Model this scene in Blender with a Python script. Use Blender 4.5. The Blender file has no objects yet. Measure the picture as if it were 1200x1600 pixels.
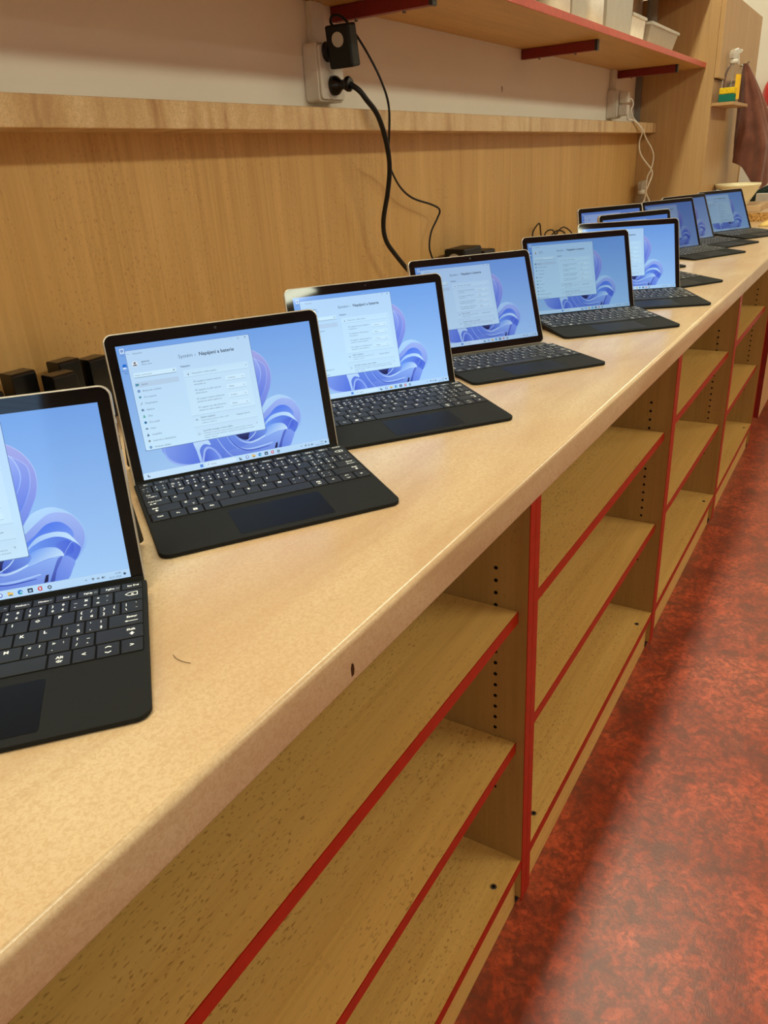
import bpy, math, random
from mathutils import Matrix, Vector, geometry
random.seed(7)
scene = bpy.context.scene
COL = scene.collection
# ------------------------------------------------------------------ camera
ZC = 0.748                      # worktop surface above the floor
cam_data = bpy.data.cameras.new('camera')
cam = bpy.data.objects.new('camera', cam_data)
COL.objects.link(cam)
cam_data.sensor_fit = 'VERTICAL'
cam_data.sensor_height = 36.0
cam_data.lens = 1186.8 / 1600.0 * 36.0
cam_data.clip_start = 0.02
cam.matrix_world = Matrix(((0.52241475, 0.3793193, -0.76367512, 0.0),
                           (-0.85081936, 0.17257008, -0.49631238, 0.0),
                           (-0.05647339, 0.90903049, 0.41288536, 0.3201 + ZC),
                           (0, 0, 0, 1)))
scene.camera = cam
# ------------------------------------------------------------------ world, lamps, exposure
w = bpy.data.worlds.new('world'); scene.world = w; w.use_nodes = True
w.node_tree.nodes['Background'].inputs[0].default_value = (0.55, 0.45, 0.34, 1)
w.node_tree.nodes['Background'].inputs[1].default_value = 0.05
LAMP_COL = (0.96, 1.0, 0.75)
def area(name, loc, sx, sy, power):
    l = bpy.data.lights.new(name, 'AREA'); l.shape = 'RECTANGLE'; l.size = sx; l.size_y = sy
    l.energy = power; l.color = LAMP_COL
    o = bpy.data.objects.new(name, l); o.location = loc; COL.objects.link(o); return o
LAMPS = []
for lx, pw in ((-2.15, 25), (0.25, 25), (2.65, 26), (5.05, 9)):      # row of ceiling luminaires above the worktop
    LAMPS.append(area('ceiling_lamp', (lx, 0.48, 2.66), 1.3, 0.14, pw))
for lx, sy, pw in ((-3.15, 0.2, 10), (-0.75, 0.2, 20), (1.85, 0.45, 45), (4.30, 0.45, 31)):   # second row, further into the room
    LAMPS.append(area('ceiling_lamp', (lx, -1.90, 2.66), 1.3, sy, pw))
LAMPS.append(area('ceiling_lamp', (-1.23, -3.12, 2.66), 1.3, 0.20, 16))      # added lamp, placed so that it mirrors in the third tablet's bezel
vs = scene.view_settings
vs.view_transform = 'Standard'; vs.look = 'None'; vs.gamma = 1.0; vs.use_curve_mapping = False
vs.exposure = 0.0
SCREEN_GAIN = 1.0
# ------------------------------------------------------------------ materials
def lin(c):
    return tuple((v / 255.0 / 12.92 if v / 255.0 <= 0.04045 else ((v / 255.0 + 0.055) / 1.055) ** 2.4) for v in c)
def lin4(c): return lin(c) + (1.0,)
class NT:
    def __init__(s, name):
        s.m = bpy.data.materials.new(name); s.m.use_nodes = True
        s.t = s.m.node_tree; s.b = s.t.nodes['Principled BSDF']
    def n(s, typ, **kw):
        nd = s.t.nodes.new(typ)
        for k, v in kw.items(): setattr(nd, k, v)
        return nd
    def l(s, a, b): s.t.links.new(a, b)
    def coord(s, scale=(1, 1, 1), rot=(0, 0, 0), rnd=True):
        tc = s.n('ShaderNodeTexCoord'); mp = s.n('ShaderNodeMapping')
        mp.inputs['Scale'].default_value = scale; mp.inputs['Rotation'].default_value = rot
        s.l(tc.outputs['Object'], mp.inputs['Vector'])
        if rnd:
            oi = s.n('ShaderNodeObjectInfo'); ml = s.n('ShaderNodeVectorMath', operation='SCALE')
            ml.inputs['Scale'].default_value = 7.0
            cx = s.n('ShaderNodeCombineXYZ')
            for i in range(3): s.l(oi.outputs['Random'], cx.inputs[i])
            s.l(cx.outputs[0], ml.inputs[0])
            s.l(ml.outputs[0], mp.inputs['Location'])
        return mp.outputs[0]
    def noise(s, vec, scale, detail=3, rough=0.55, dist=0.0):
        nd = s.n('ShaderNodeTexNoise'); s.l(vec, nd.inputs['Vector'])
        nd.inputs['Scale'].default_value = scale; nd.inputs['Detail'].default_value = detail
        nd.inputs['Roughness'].default_value = rough; nd.inputs['Distortion'].default_value = dist
        return nd.outputs['Fac']
    def ramp(s, fac, stops):
        nd = s.n('ShaderNodeValToRGB'); s.l(fac, nd.inputs[0])
        e = nd.color_ramp.elements
        while len(e) < len(stops): e.new(0.5)
        for el, (p, c) in zip(e, stops): el.position = p; el.color = c if len(c) == 4 else lin4(c)
        return nd.outputs[0]
    def mix(s, fac, a, b, mode='MIX'):
        nd = s.n('ShaderNodeMix', data_type='RGBA', blend_type=mode)
        if isinstance(fac, (int, float)): nd.inputs[0].default_value = fac
        else: s.l(fac, nd.inputs[0])
        for i, v in ((6, a), (7, b)):
            if isinstance(v, tuple): nd.inputs[i].default_value = v if len(v) == 4 else lin4(v)
            else: s.l(v, nd.inputs[i])
        return nd.outputs[2]
    def bump(s, h, strength, dist=0.001):
        nd = s.n('ShaderNodeBump'); nd.inputs['Strength'].default_value = strength
        nd.inputs['Distance'].default_value = dist
        s.l(h, nd.inputs['Height']); s.l(nd.outputs[0], s.b.inputs['Normal'])
    def base(s, c): s.l(c, s.b.inputs['Base Color'])
    def rough(s, v, spec=0.5):
        s.b.inputs['Roughness'].default_value = v; s.b.inputs['Specular IOR Level'].default_value = spec
def plain(name, c, rough=0.5, spec=0.5, metal=0.0, var=0.06, vs_=60.0, bump=0.0):
    t = NT(name); v = t.coord(rnd=False); f = t.noise(v, vs_, 3)
    d = tuple(max(0, x * (1 - var)) for x in c); e = tuple(min(255, x * (1 + var)) for x in c)
    t.base(t.ramp(f, [(0.3, d), (0.7, e)])); t.rough(rough, spec); t.b.inputs['Metallic'].default_value = metal
    if bump: t.bump(f, bump, 0.0006)
    return t.m
def beech(name, light, dark, axis='x', fleck=0.5, rough=0.38, fleckcol=(126, 82, 34)):
    t = NT(name)
    st = {'x': (1, 14, 14), 'y': (14, 1, 14), 'z': (14, 14, 1)}[axis]
    v = t.coord(st); g = t.noise(v, 2.2, 4, 0.6, 0.3)
    v2 = t.coord({'x': (1, 60, 60), 'y': (60, 1, 60), 'z': (60, 60, 1)}[axis])
    g2 = t.noise(v2, 3.0, 3)
    v3 = t.coord({'x': (1, 4, 4), 'y': (4, 1, 4), 'z': (4, 4, 1)}[axis]); g3 = t.noise(v3, 1.3, 2)
    c = t.ramp(g, [(0.28, dark), (0.72, light)])
    c = t.mix(t.ramp(g2, [(0.35, (0, 0, 0, 1)), (0.7, (0.35, 0.35, 0.35, 1))]), c, tuple(min(255, int(x * 1.1)) for x in light))
    c = t.mix(t.ramp(g3, [(0.4, (0, 0, 0, 1)), (0.75, (0.45, 0.45, 0.45, 1))]), c, dark)
    # medullary flecks: short dashes, gathered in patches
    v4 = t.coord({'x': (150, 420, 420), 'y': (420, 150, 420), 'z': (420, 420, 150)}[axis])
    f = t.noise(v4, 1.0, 1, 0.4); pz = t.noise(v3, 3.2, 2)
    fm = t.ramp(f, [(0.63, (0, 0, 0, 1)), (0.69, (1, 1, 1, 1))])
    pm = t.ramp(pz, [(0.36, (0, 0, 0, 1)), (0.60, (fleck, fleck, fleck, 1))])
    c = t.mix(t.mix(1.0, fm, pm, 'MULTIPLY'), c, fleckcol)
    t.base(c); t.rough(rough, 0.4); t.bump(g2, 0.05, 0.0005)
    return t.m
M = {}
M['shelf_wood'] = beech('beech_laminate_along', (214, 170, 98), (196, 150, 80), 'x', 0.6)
M['shaded_side_wood'] = beech('beech_laminate_upright_shaded', (172, 132, 74), (154, 114, 58), 'z', 0.35)  # same laminate as the shelves, darkened for the shade inside the units
M['panel_wood'] = beech('beech_panel', (216, 172, 110), (192, 146, 84), 'z', 0.45, 0.45, (140, 88, 44))
M['cab_wood'] = beech('beech_cabinet', (192, 154, 106), (174, 134, 86), 'z', 0.15, 0.45)
M['raw_wood'] = beech('board_wood', (205, 172, 132), (180, 142, 104), 'y', 0.2, 0.6)
def worktop_mat(name, streak):
    t = NT(name); v = t.coord((1.0, 4.5, 4.5) if not streak else (7.0, 1, 1.6), (0, 0, 0.12) if not streak else (0, 0.35, 0), rnd=False)
    a = t.noise(v, 2.6, 5, 0.55, 0.6); v2 = t.coord((1, 1, 1), rnd=False); b = t.noise(v2, 330, 2, 0.5, 1.0)
    lo = t.noise(v2, 3.0, 3, 0.5, 0.5)
    c = t.ramp(a, [(0.30, (190, 158, 122)), (0.46, (208, 180, 144)), (0.60, (216, 190, 154)), (0.75, (226, 204, 170))] if not streak else
               [(0.34, (172, 130, 88)), (0.43, (206, 168, 120)), (0.55, (224, 192, 144)), (0.7, (238, 210, 166))])
    c = t.mix(t.ramp(lo, [(0.4, (0, 0, 0, 1)), (0.7, (0.7, 0.7, 0.7, 1))]), c, (202, 166, 130) if not streak else (226, 192, 144))
    c = t.mix(t.ramp(b, [(0.40, (0, 0, 0, 1)), (0.64, (0.42, 0.42, 0.42, 1))]), c, (184, 146, 104))
    t.base(c); t.rough(0.24, 0.5); t.bump(b, 0.12, 0.0006)
    return t.m
M['worktop'] = worktop_mat('worktop_laminate', False)
M['ledge'] = worktop_mat('ledge_laminate', True)
def floor_mat():
    t = NT('mottled_linoleum'); v = t.coord((1, 1, 1), rnd=False)
    a = t.noise(v, 7, 8, 0.72, 0.7); b = t.noise(v, 26, 8, 0.75, 0.8); d = t.noise(v, 95, 4, 0.65, 0.3)
    c = t.ramp(a, [(0.30, (108, 38, 18)), (0.45, (156, 62, 34)), (0.58, (188, 80, 48)), (0.75, (202, 98, 64))])
    c = t.mix(t.ramp(b, [(0.40, (0.8, 0.8, 0.8, 1)), (0.55, (0, 0, 0, 1))]), c, (100, 52, 36))
    c = t.mix(t.ramp(d, [(0.42, (0.65, 0.65, 0.65, 1)), (0.56, (0, 0, 0, 1))]), c, (104, 46, 32))
    t.base(c); t.rough(0.33, 0.5); t.bump(t.noise(v, 300, 2), 0.25, 0.0012)
    return t.m
M['floor'] = floor_mat()
def wall_mat():
    t = NT('painted_plaster'); v = t.coord(rnd=False); a = t.noise(v, 3, 3); b = t.noise(v, 220, 3)
    t.base(t.ramp(a, [(0.3, (234, 226, 214)), (0.7, (240, 233, 222))])); t.rough(0.85, 0.2); t.bump(b, 0.15, 0.001)
    return t.m
M['wall'] = wall_mat()
M['ceiling'] = plain('ceiling_paint', (242, 241, 238), 0.9, 0.1, var=0.01)
M['room_wall'] = plain('room_wall_paint', (214, 206, 190), 0.85, 0.2, var=0.04, vs_=2)
M['red_edge'] = plain('red_edge_band', (160, 28, 5), 0.4, 0.25, var=0.05)
M['red_shelf_edge'] = plain('red_shelf_edge', (190, 74, 58), 0.4, 0.5, var=0.05)
M['shaded_red'] = plain('shaded_red_edge_band', (120, 22, 18), 0.4, 0.4, var=0.04)  # red door edging, with the shadow it stands in put into the colour
M['bracket_red'] = plain('bracket_red_steel', (128, 26, 22), 0.4, 0.5, var=0.04)
M['black'] = plain('black_plastic', (13, 13, 13), 0.45, 0.35, var=0.05)
M['black_gloss'] = plain('black_satin_plastic', (14, 14, 15), 0.22, 0.5, var=0.04)
M['dark_metal'] = plain('dark_end_cap', (40, 40, 40), 0.4, 0.5, var=0.05)
M['steel'] = plain('zinc_screw', (150, 146, 138), 0.28, 0.5, 0.9, var=0.05)
M['platinum'] = plain('magnesium_case', (196, 188, 176), 0.32, 0.5, 0.55, var=0.02)
M['kick'] = plain('kickstand_anodized', (34, 34, 36), 0.4, 0.4, 0.2, var=0.03)  # the plate's own dark anodized tone
M['glass_black'] = plain('screen_glass', (3, 3, 6), 0.04, 0.5, var=0.0)
M['deck'] = plain('keyboard_fabric', (29, 29, 28), 0.72, 0.15, var=0.10, vs_=900, bump=0.1)
M['key'] = plain('key_cap', (27, 27, 29), 0.5, 0.35, var=0.04)
M['pad'] = plain('touch_pad', (8, 8, 9), 0.45, 0.15, var=0.03)
M['strip'] = plain('hinge_strip', (70, 66, 60), 0.6, 0.3, var=0.04)
M['legend'] = plain('key_print', (250, 250, 248), 0.6, 0.2, var=0.0)
M['white_plastic'] = plain('white_plastic', (222, 214, 202), 0.35, 0.5, var=0.02)
M['white_cable'] = plain('white_cable', (236, 230, 218), 0.4, 0.5, var=0.02)
M['disc'] = plain('grey_disc', (190, 184, 172), 0.5, 0.4, var=0.02)
M['grey_strip'] = plain('grey_gap_shadow', (128, 122, 116), 0.5, 0.4, var=0.05)  # grey of the slats and pipe, also of the painted gap shadow
M['hole'] = plain('drill_hole', (16, 10, 6), 0.9, 0.1, var=0.0)
M['chip'] = plain('chipped_core', (66, 38, 18), 0.9, 0.1, var=0.2, vs_=500)
M['sponge_y'] = plain('sponge_foam', (236, 190, 40), 0.9, 0.1, var=0.15, vs_=300, bump=0.6)
M['sponge_g'] = plain('scour_pad', (36, 110, 90), 0.95, 0.1, var=0.25, vs_=400, bump=0.6)
M['yellow_label'] = plain('yellow_label', (240, 190, 30), 0.5, 0.4, var=0.03)
M['label_white'] = plain('paper_label', (240, 236, 226), 0.6, 0.3, var=0.02)
M['cream'] = plain('cream_enamel', (240, 226, 186), 0.35, 0.5, var=0.03, vs_=20)
M['banana'] = plain('pale_yellow_cloth', (226, 190, 116), 0.7, 0.3, var=0.1, vs_=40)
M['brown_dark'] = plain('brown_stain', (70, 40, 18), 0.8, 0.2, var=0.1)
M['green_dark'] = plain('dark_green_fabric', (36, 50, 46), 0.8, 0.2, var=0.3, vs_=40)
M['red_bag'] = plain('red_plastic_bag', (214, 40, 44), 0.3, 0.5, var=0.15, vs_=18)
M['white_bag'] = plain('white_paper', (226, 220, 210), 0.6, 0.3, var=0.06, vs_=18)
M['jar_white'] = plain('white_tub', (232, 226, 214), 0.35, 0.5, var=0.03)
M['grey_item'] = plain('grey_contents', (170, 160, 146), 0.6, 0.3, var=0.3, vs_=60)
def towel_mat():
    t = NT('brown_terry'); v = t.coord(rnd=False); a = t.noise(v, 350, 3); b = t.noise(v, 14, 3)
    t.base(t.ramp(b, [(0.3, (104, 62, 50)), (0.7, (132, 84, 68))])); t.rough(0.95, 0.1); t.bump(a, 0.5, 0.002)
    t.b.inputs['Sheen Weight'].default_value = 0.3
    return t.m
M['towel'] = towel_mat()
def osb_mat():
    t = NT('chipboard_core'); v = t.coord(rnd=False)
    a = t.noise(v, 130, 3, 0.7, 0.5)
    t.base(t.ramp(a, [(0.34, (110, 66, 26)), (0.5, (196, 146, 82)), (0.7, (220, 176, 112))])); t.rough(0.85, 0.2); t.bump(a, 0.4, 0.001)
    return t.m
M['chipboard'] = osb_mat()
def clear_mat(name, c, alpha_rough=0.15, trans=0.85):
    t = NT(name); v = t.coord(rnd=False); f = t.noise(v, 30, 2)
    t.base(t.ramp(f, [(0.3, tuple(int(x * 0.97) for x in c)), (0.7, c)]))
    t.rough(alpha_rough, 0.5); t.b.inputs['Transmission Weight'].default_value = trans
    t.b.inputs['IOR'].default_value = 1.12
    return t.m
M['clear'] = clear_mat('clear_plastic', (236, 232, 224), 0.08, 0.92)
M['frosted'] = clear_mat('frosted_plastic', (232, 226, 216), 0.35, 0.6)
def screen_mat():
    t = NT('lit_display')
    at = t.n('ShaderNodeVertexColor', layer_name='Col'); oi = t.n('ShaderNodeObjectInfo')
    c = t.mix(1.0, at.outputs[0], oi.outputs['Color'], 'MULTIPLY')
    t.b.inputs['Base Color'].default_value = (0.004, 0.004, 0.006, 1); t.rough(0.06, 0.4)
    t.l(c, t.b.inputs['Emission Color']); t.b.inputs['Emission Strength'].default_value = SCREEN_GAIN
    return t.m
M['screen'] = screen_mat()
# ------------------------------------------------------------------ mesh helpers
class MB:
    def __init__(s): s.v = []; s.f = []; s.sm = []; s.col = []
    def face(s, *i, smooth=False): s.f.append(tuple(i)); s.sm.append(smooth)
    def add(s, pts): b = len(s.v); s.v.extend(tuple(p) for p in pts); return b
    def box(s, x0, x1, y0, y1, z0, z1, taper=0.0):
        t = taper
        b = s.add([(x0, y0, z0), (x1, y0, z0), (x1, y1, z0), (x0, y1, z0),
                   (x0 + t, y0 + t, z1), (x1 - t, y0 + t, z1), (x1 - t, y1 - t, z1), (x0 + t, y1 - t, z1)])
        for q in ((0, 3, 2, 1), (4, 5, 6, 7), (0, 1, 5, 4), (1, 2, 6, 5), (2, 3, 7, 6), (3, 0, 4, 7)): s.face(*[b + i for i in q])
        return s
    def prism(s, poly, axis, a, c):
        """extrude a 2-D polygon along an axis from a to c"""
        n = len(poly)
        def P(p, h):
            return {'x': (h, p[0], p[1]), 'y': (p[0], h, p[1]), 'z': (p[0], p[1], h)}[axis]
        b = s.add([P(p, a) for p in poly] + [P(p, c) for p in poly])
        for i in range(n):
            j = (i + 1) % n; s.face(b + i, b + j, b + n + j, b + n + i)
        s.face(*[b + i for i in range(n)][::-1]); s.face(*[b + n + i for i in range(n)])
        return s
    def lathe(s, prof, seg=32, cx=0, cy=0, flute=0.0, nf=0, close=False):
        base = len(s.v); n = len(prof)
        for k in range(seg):
            a = 2 * math.pi * k / seg
            for (r, z) in prof:
                rr = r * (1 + flute * math.cos(a * nf)) if nf else r
                s.v.append((cx + rr * math.cos(a), cy + rr * math.sin(a), z))
        for k in range(seg):
            k2 = (k + 1) % seg
            for i in range(n - 1):
                s.face(base + k * n + i, base + k2 * n + i, base + k2 * n + i + 1, base + k * n + i + 1, smooth=True)
        if close:
            s.face(*[base + k * n for k in range(seg)][::-1]); s.face(*[base + k * n + n - 1 for k in range(seg)])
        return s
    def tube(s, pts, r, seg=8, cap=True):
        pts = [Vector(p) for p in pts]; base = len(s.v); n = len(pts); up = Vector((0.1, 0.3, 1)).normalized()
        for i, p in enumerate(pts):
            d = (pts[min(i + 1, n - 1)] - pts[max(i - 1, 0)]).normalized()
            a = d.cross(up)
            if a.length < 1e-4: a = d.cross(Vector((1, 0, 0)))
            a.normalize(); b = d.cross(a).normalized()
            rr = r[i] if isinstance(r, (list, tuple)) else r
            for k in range(seg):
                t = 2 * math.pi * k / seg; s.v.append(tuple(p + a * rr * math.cos(t) + b * rr * math.sin(t)))
        for i in range(n - 1):
            for k in range(seg):
                k2 = (k + 1) % seg
                s.face(base + i * seg + k, base + i * seg + k2, base + (i + 1) * seg + k2, base + (i + 1) * seg + k, smooth=True)
        if cap:
            s.face(*[base + k for k in range(seg)]); s.face(*[base + (n - 1) * seg + k for k in range(seg)][::-1])
        return s
    def cyl(s, p0, p1, r, seg=20):
        return s.tube([p0, p1], r, seg)
    def mesh(s, name, org=(0, 0, 0)):
        me = bpy.data.meshes.new(name)
        me.from_pydata([(v[0] - org[0], v[1] - org[1], v[2] - org[2]) for v in s.v], [], s.f)
        me.polygons.foreach_set('use_smooth', s.sm)
        if s.col:
            ca = me.color_attributes.new('Col', 'FLOAT_COLOR', 'POINT')
            flat = []
            for c in s.col: flat.extend(c)
            ca.data.foreach_set('color', flat)
        me.update(); return me
def spline(pts, per=8, closed=False):
    out = []; n = len(pts); P = [Vector(p) for p in pts]
    rng = n if closed else n - 1
    for i in range(rng):
        if closed: a, b, c, d = P[(i - 1) % n], P[i], P[(i + 1) % n], P[(i + 2) % n]
        else: a, b, c, d = P[max(i - 1, 0)], P[i], P[i + 1], P[min(i + 2, n - 1)]
        for k in range(per):
            t = k / per
            out.append(0.5 * ((2 * b) + (c - a) * t + (2 * a - 5 * b + 4 * c - d) * t * t + (3 * b - a - 3 * c + d) * t ** 3))
    if not closed: out.append(P[-1])
    return out
def rrect(w_, h_, r, seg=6, cx=0, cy=0, rs=None):
    """rounded rectangle, radii (bl, br, tr, tl)"""
    rs = rs or (r, r, r, r); out = []
    for (sx, sy, a0, rr) in ((-1, -1, 180, rs[0]), (1, -1, 270, rs[1]), (1, 1, 0, rs[2]), (-1, 1, 90, rs[3])):
        for k in range(seg + 1):
            a = math.radians(a0 + 90 * k / seg)
            out.append((cx + sx * (w_ / 2 - rr) + rr * math.cos(a), cy + sy * (h_ / 2 - rr) + rr * math.sin(a)))
    return out
def tag(o, label=None, cat=None, group=None, kind=None):
    if label: o['label'] = label
    if cat: o['category'] = cat
    if group: o['group'] = group
    if kind: o['kind'] = kind
    return o
def link(name, me, mat=None, parent=None, bevel=0.0, loc=None, rot=None):
    o = bpy.data.objects.new(name, me); COL.objects.link(o)
    if mat and not me.materials: me.materials.append(M[mat] if isinstance(mat, str) else mat)
    if parent: o.parent = parent
    if loc: o.location = loc
    if rot: o.rotation_euler = rot
    if bevel:
        b = o.modifiers.new('bevel', 'BEVEL'); b.width = bevel; b.segments = 2; b.limit_method = 'ANGLE'; b.angle_limit = math.radians(40)
    return o
def empty(name, loc, rz=0.0):
    o = bpy.data.objects.new(name, None); COL.objects.link(o); o.location = loc; o.rotation_euler = (0, 0, rz); o.empty_display_size = 0.05
    return o
def put(name, mb, mat, parent=None, bevel=0.0):
    """mesh given in world coordinates, origin moved to the parent or to the mesh's base"""
    if parent: org = tuple(parent.location)
    else:
        xs = [v[0] for v in mb.v]; ys = [v[1] for v in mb.v]; zs = [v[2] for v in mb.v]
        org = ((min(xs) + max(xs)) / 2, (min(ys) + max(ys)) / 2, min(zs))
    o = link(name, mb.mesh(name, org), mat, parent, bevel)
    if not parent: o.location = org
    return o
def B(*a, **k): return MB().box(*a, **k)
# ------------------------------------------------------------------ the setting
YW = 1.015                                   # plaster face of the wall behind the worktop
XN, XF, YR, ZH = -4.0, 5.6, -5.2, 2.70
tag(put('floor', B(XN, XF, YR, YW, -0.05, 0.0), 'floor'), kind='structure')
tag(put('ceiling', B(XN, XF, YR, YW, ZH, ZH + 0.05), 'ceiling'), kind='structure')
tag(put('wall_back', B(XN, XF, YW, YW + 0.1, 0, ZH), 'wall'), kind='structure')
tag(put('wall_far', B(XF, XF + 0.1, YR, YW, 0, ZH), 'wall'), kind='structure')
tag(put('wall_near', B(XN - 0.1, XN, YR, YW, 0, ZH), 'room_wall'), kind='structure')
tag(put('wall_room', B(XN, XF, YR - 0.1, YR, 0, ZH), 'room_wall'), kind='structure')
# window with blinds in the wall behind the camera
WN = empty('window_1', (XN, -2.2, 1.45)); tag(WN, kind='structure')
t_ = NT('overcast_daylight'); t_.b.inputs['Base Color'].default_value = (0.05, 0.06, 0.08, 1)
t_.b.inputs['Emission Color'].default_value = (0.45, 0.68, 1.0, 1); t_.b.inputs['Emission Strength'].default_value = 2.4; M['daylight'] = t_.m
put('pane', B(XN + 0.002, XN + 0.008, -2.93, -1.50, 1.48, 2.52), 'daylight', WN)
for fb in ((-2.99, -2.93, 1.42, 2.58), (-1.50, -1.44, 1.42, 2.58), (-2.93, -1.50, 1.42, 1.48), (-2.93, -1.50, 2.52, 2.58)):
    put('window_frame', B(XN + 0.001, XN + 0.05, *fb), 'ceiling', WN)
SLAT = MB().box(0.012, 0.05, -0.715, 0.715, -0.001, 0.001).mesh('blind_slat')
for k in range(20): link('blind_slat', SLAT, 'grey_strip', WN, 0, (0, -0.015, 0.06 + 0.05 * k), (0, math.radians(25), 0))
XS, XE = -0.8, 4.95                          # the built-in run of worktop
XSIDE = 3.768                                # side of the tall cabinet
YP = 0.995                                   # face of the wooden back panel
# worktop with a rounded front nose
def worktop():
    yf, t = 0.287, 0.039
    prof = []
    r = 0.0055
    for k in range(7):
        a = math.radians(90 + 90 * k / 6); prof.append((yf + r + r * math.cos(a), ZC - r + r * math.sin(a)))
    r2 = 0.003
    for k in range(4):
        a = math.radians(180 + 90 * k / 3); prof.append((yf + r2 + r2 * math.cos(a), ZC - t + r2 + r2 * math.sin(a)))
    prof += [(YW - 0.002, ZC - t), (YW - 0.002, ZC)]
    m = MB().prism(prof, 'x', XS, XE)
    for i in range(len(prof)): m.sm[i] = i < 11
    return m
root = empty('worktop', (2.0, 0.64, ZC - 0.039))
tag(root, 'long beige mottled laminate worktop with rounded front edge carrying the tablets', 'worktop')
put('worktop_slab', worktop(), 'worktop', root)
mb = MB(); cx, cz = 0.384, 0.719
pts = [(-.0025, -.007), (.0015, -.006), (.003, 0), (.0022, .006), (-.0005, .0085), (-.003, .003)]
mb.prism([(cx + a * 0.7, cz + 0.002 + b * 0.75) for a, b in pts], 'y', 0.2866, 0.2872)
tag(put('edge_chip', mb, 'chip', root), 'dark chip in the worktop front edge')
# hair lying on the worktop
hp = spline([(0.308, 0.394, ZC + .0006), (0.3055, 0.388, ZC + .0006), (0.305, 0.381, ZC + .0006), (0.3062, 0.374, ZC + .0006)], 6)
tag(put('hair_strand', MB().tube(hp, 0.00022, 5), 'brown_dark'), 'short dark curved hair lying on the bare worktop', 'hair')
# back panel and ledge
tag(put('back_panel', B(XS, XSIDE - 0.002, YP, YW - 0.001, ZC + 0.0005, ZC + 0.389), 'panel_wood'),
    'tall beech back panel standing on the worktop below the wall ledge', 'panel')
tag(put('wall_ledge', B(XS, XSIDE - 0.001, 0.92, YW - 0.001, ZC + 0.389, ZC + 0.427), 'ledge', bevel=0.002),
    'narrow beige marbled ledge board running along the wall', 'ledge')
tag(put('wall_crack', MB().prism([(2.325, 1.262), (2.329, 1.262), (2.331, 1.252), (2.328, 1.245), (2.327, 1.254)], 'y', YW - 0.0006, YW), 'brown_dark', bpy.data.objects['wall_back']), 'small dark scratch in the plaster')
# ------------------------------------------------------------------ open shelf units under the worktop
BOUND = [-0.74, 0.0215, 0.8045, 1.587, 2.337, 3.088]
T = 0.0165
UNIT_WHERE = ['nearest open beech shelf unit, mostly out of the picture at lower left edge',
              'open beech shelf unit with red edges nearest the camera, lower left of picture',
              'second open red-edged beech shelf unit, right of the doubled red upright nearest the camera',
              'third open red-edged beech shelf unit along the worktop front',
              'farthest open red-edged beech shelf unit, next to the shade-darkened red door edge']
ZT = ZC - 0.0395
for i in range(5):
    x0, x1 = BOUND[i] + 0.0004, BOUND[i + 1] - 0.0004
    yf, yb = 0.302, 0.86
    root = empty('shelf_unit', ((x0 + x1) / 2, (yf + yb) / 2, 0))
    tag(root, UNIT_WHERE[i], 'shelf unit', 'open shelf units under the worktop')
    for (a, b, inner, sg) in ((x0, x0 + T, x0 + T, 1), (x1 - T, x1, x1 - T, -1)):
        sp = put('side_panel', B(a, b, yf + 0.0012, yb, 0.02, ZT), 'shaded_side_wood', root)
        link('edge_band', B(a - 0.00, b, yf, yf + 0.0012, 0.012, ZT).mesh('edge_band', root.location), 'red_edge', sp, 0.0003)
        hm = MB()
        for k in range(21):
            z = ZT - 0.113 - 0.0183 * k
            hm.cyl((inner + sg * 0.0001, 0.347, z), (inner + sg * 0.0006, 0.347, z), 0.0026, 10)
            hm.cyl((inner + sg * 0.0001, 0.78, z), (inner + sg * 0.0006, 0.78, z), 0.0026, 8)
        h = link('pin_holes', hm.mesh('pin_holes', root.location), 'hole', sp)
        tag(h, kind='stuff')
        put('foot', MB().cyl(((a + b) / 2 - sg * 0.001, 0.318, 0.0005), ((a + b) / 2 - sg * 0.001, 0.318, 0.02), 0.007, 12), 'black', root)
        put('foot', MB().cyl(((a + b) / 2, 0.82, 0.0005), ((a + b) / 2, 0.82, 0.02), 0.007, 12), 'black', root)
    put('rear_board', B(x0 + T, x1 - T, yb - 0.004, yb, 0.08, ZT), 'shaded_side_wood', root)
    for zt in (ZC - 0.209 - random.choice((0, 0.004)), ZC - 0.424):
        sh = put('shelf', B(x0 + T + 0.0008, x1 - T - 0.0008, 0.3162, yb - 0.005, zt - 0.017, zt), 'shelf_wood', root, 0.0004)
        link('edge_band', B(x0 + T + 0.0008, x1 - T - 0.0008, 0.315, 0.3162, zt - 0.017, zt).mesh('edge_band', root.location), 'red_edge', sh)
    zt = ZC - 0.648
    bt = put('bottom_board', B(x0 + T, x1 - T, 0.3042, yb - 0.005, zt - 0.017, zt), 'shelf_wood', root)
    link('edge_band', B(x0 + T, x1 - T, 0.303, 0.3042, zt - 0.017, zt).mesh('edge_band', root.location), 'red_edge', bt)
    for cxx in (x0 + T + 0.062, x1 - T - 0.062):
        cm = MB().cyl((cxx, 0.321, zt), (cxx, 0.321, zt + 0.0008), 0.0048, 16)
        f = link('cam_fitting', cm.mesh('cam_fitting', root.location), 'steel', bt)
        tag(f, 'round metal cam fitting')
        link('cam_slot', MB().cyl((cxx, 0.321, zt + 0.0008), (cxx, 0.321, zt + 0.0011), 0.0026, 10).mesh('cam_slot', root.location), 'hole', bt)
    put('plinth', B(x0 + T, x1 - T, 0.3125, 0.328, 0.0005, zt - 0.017), 'shelf_wood', root)
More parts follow.
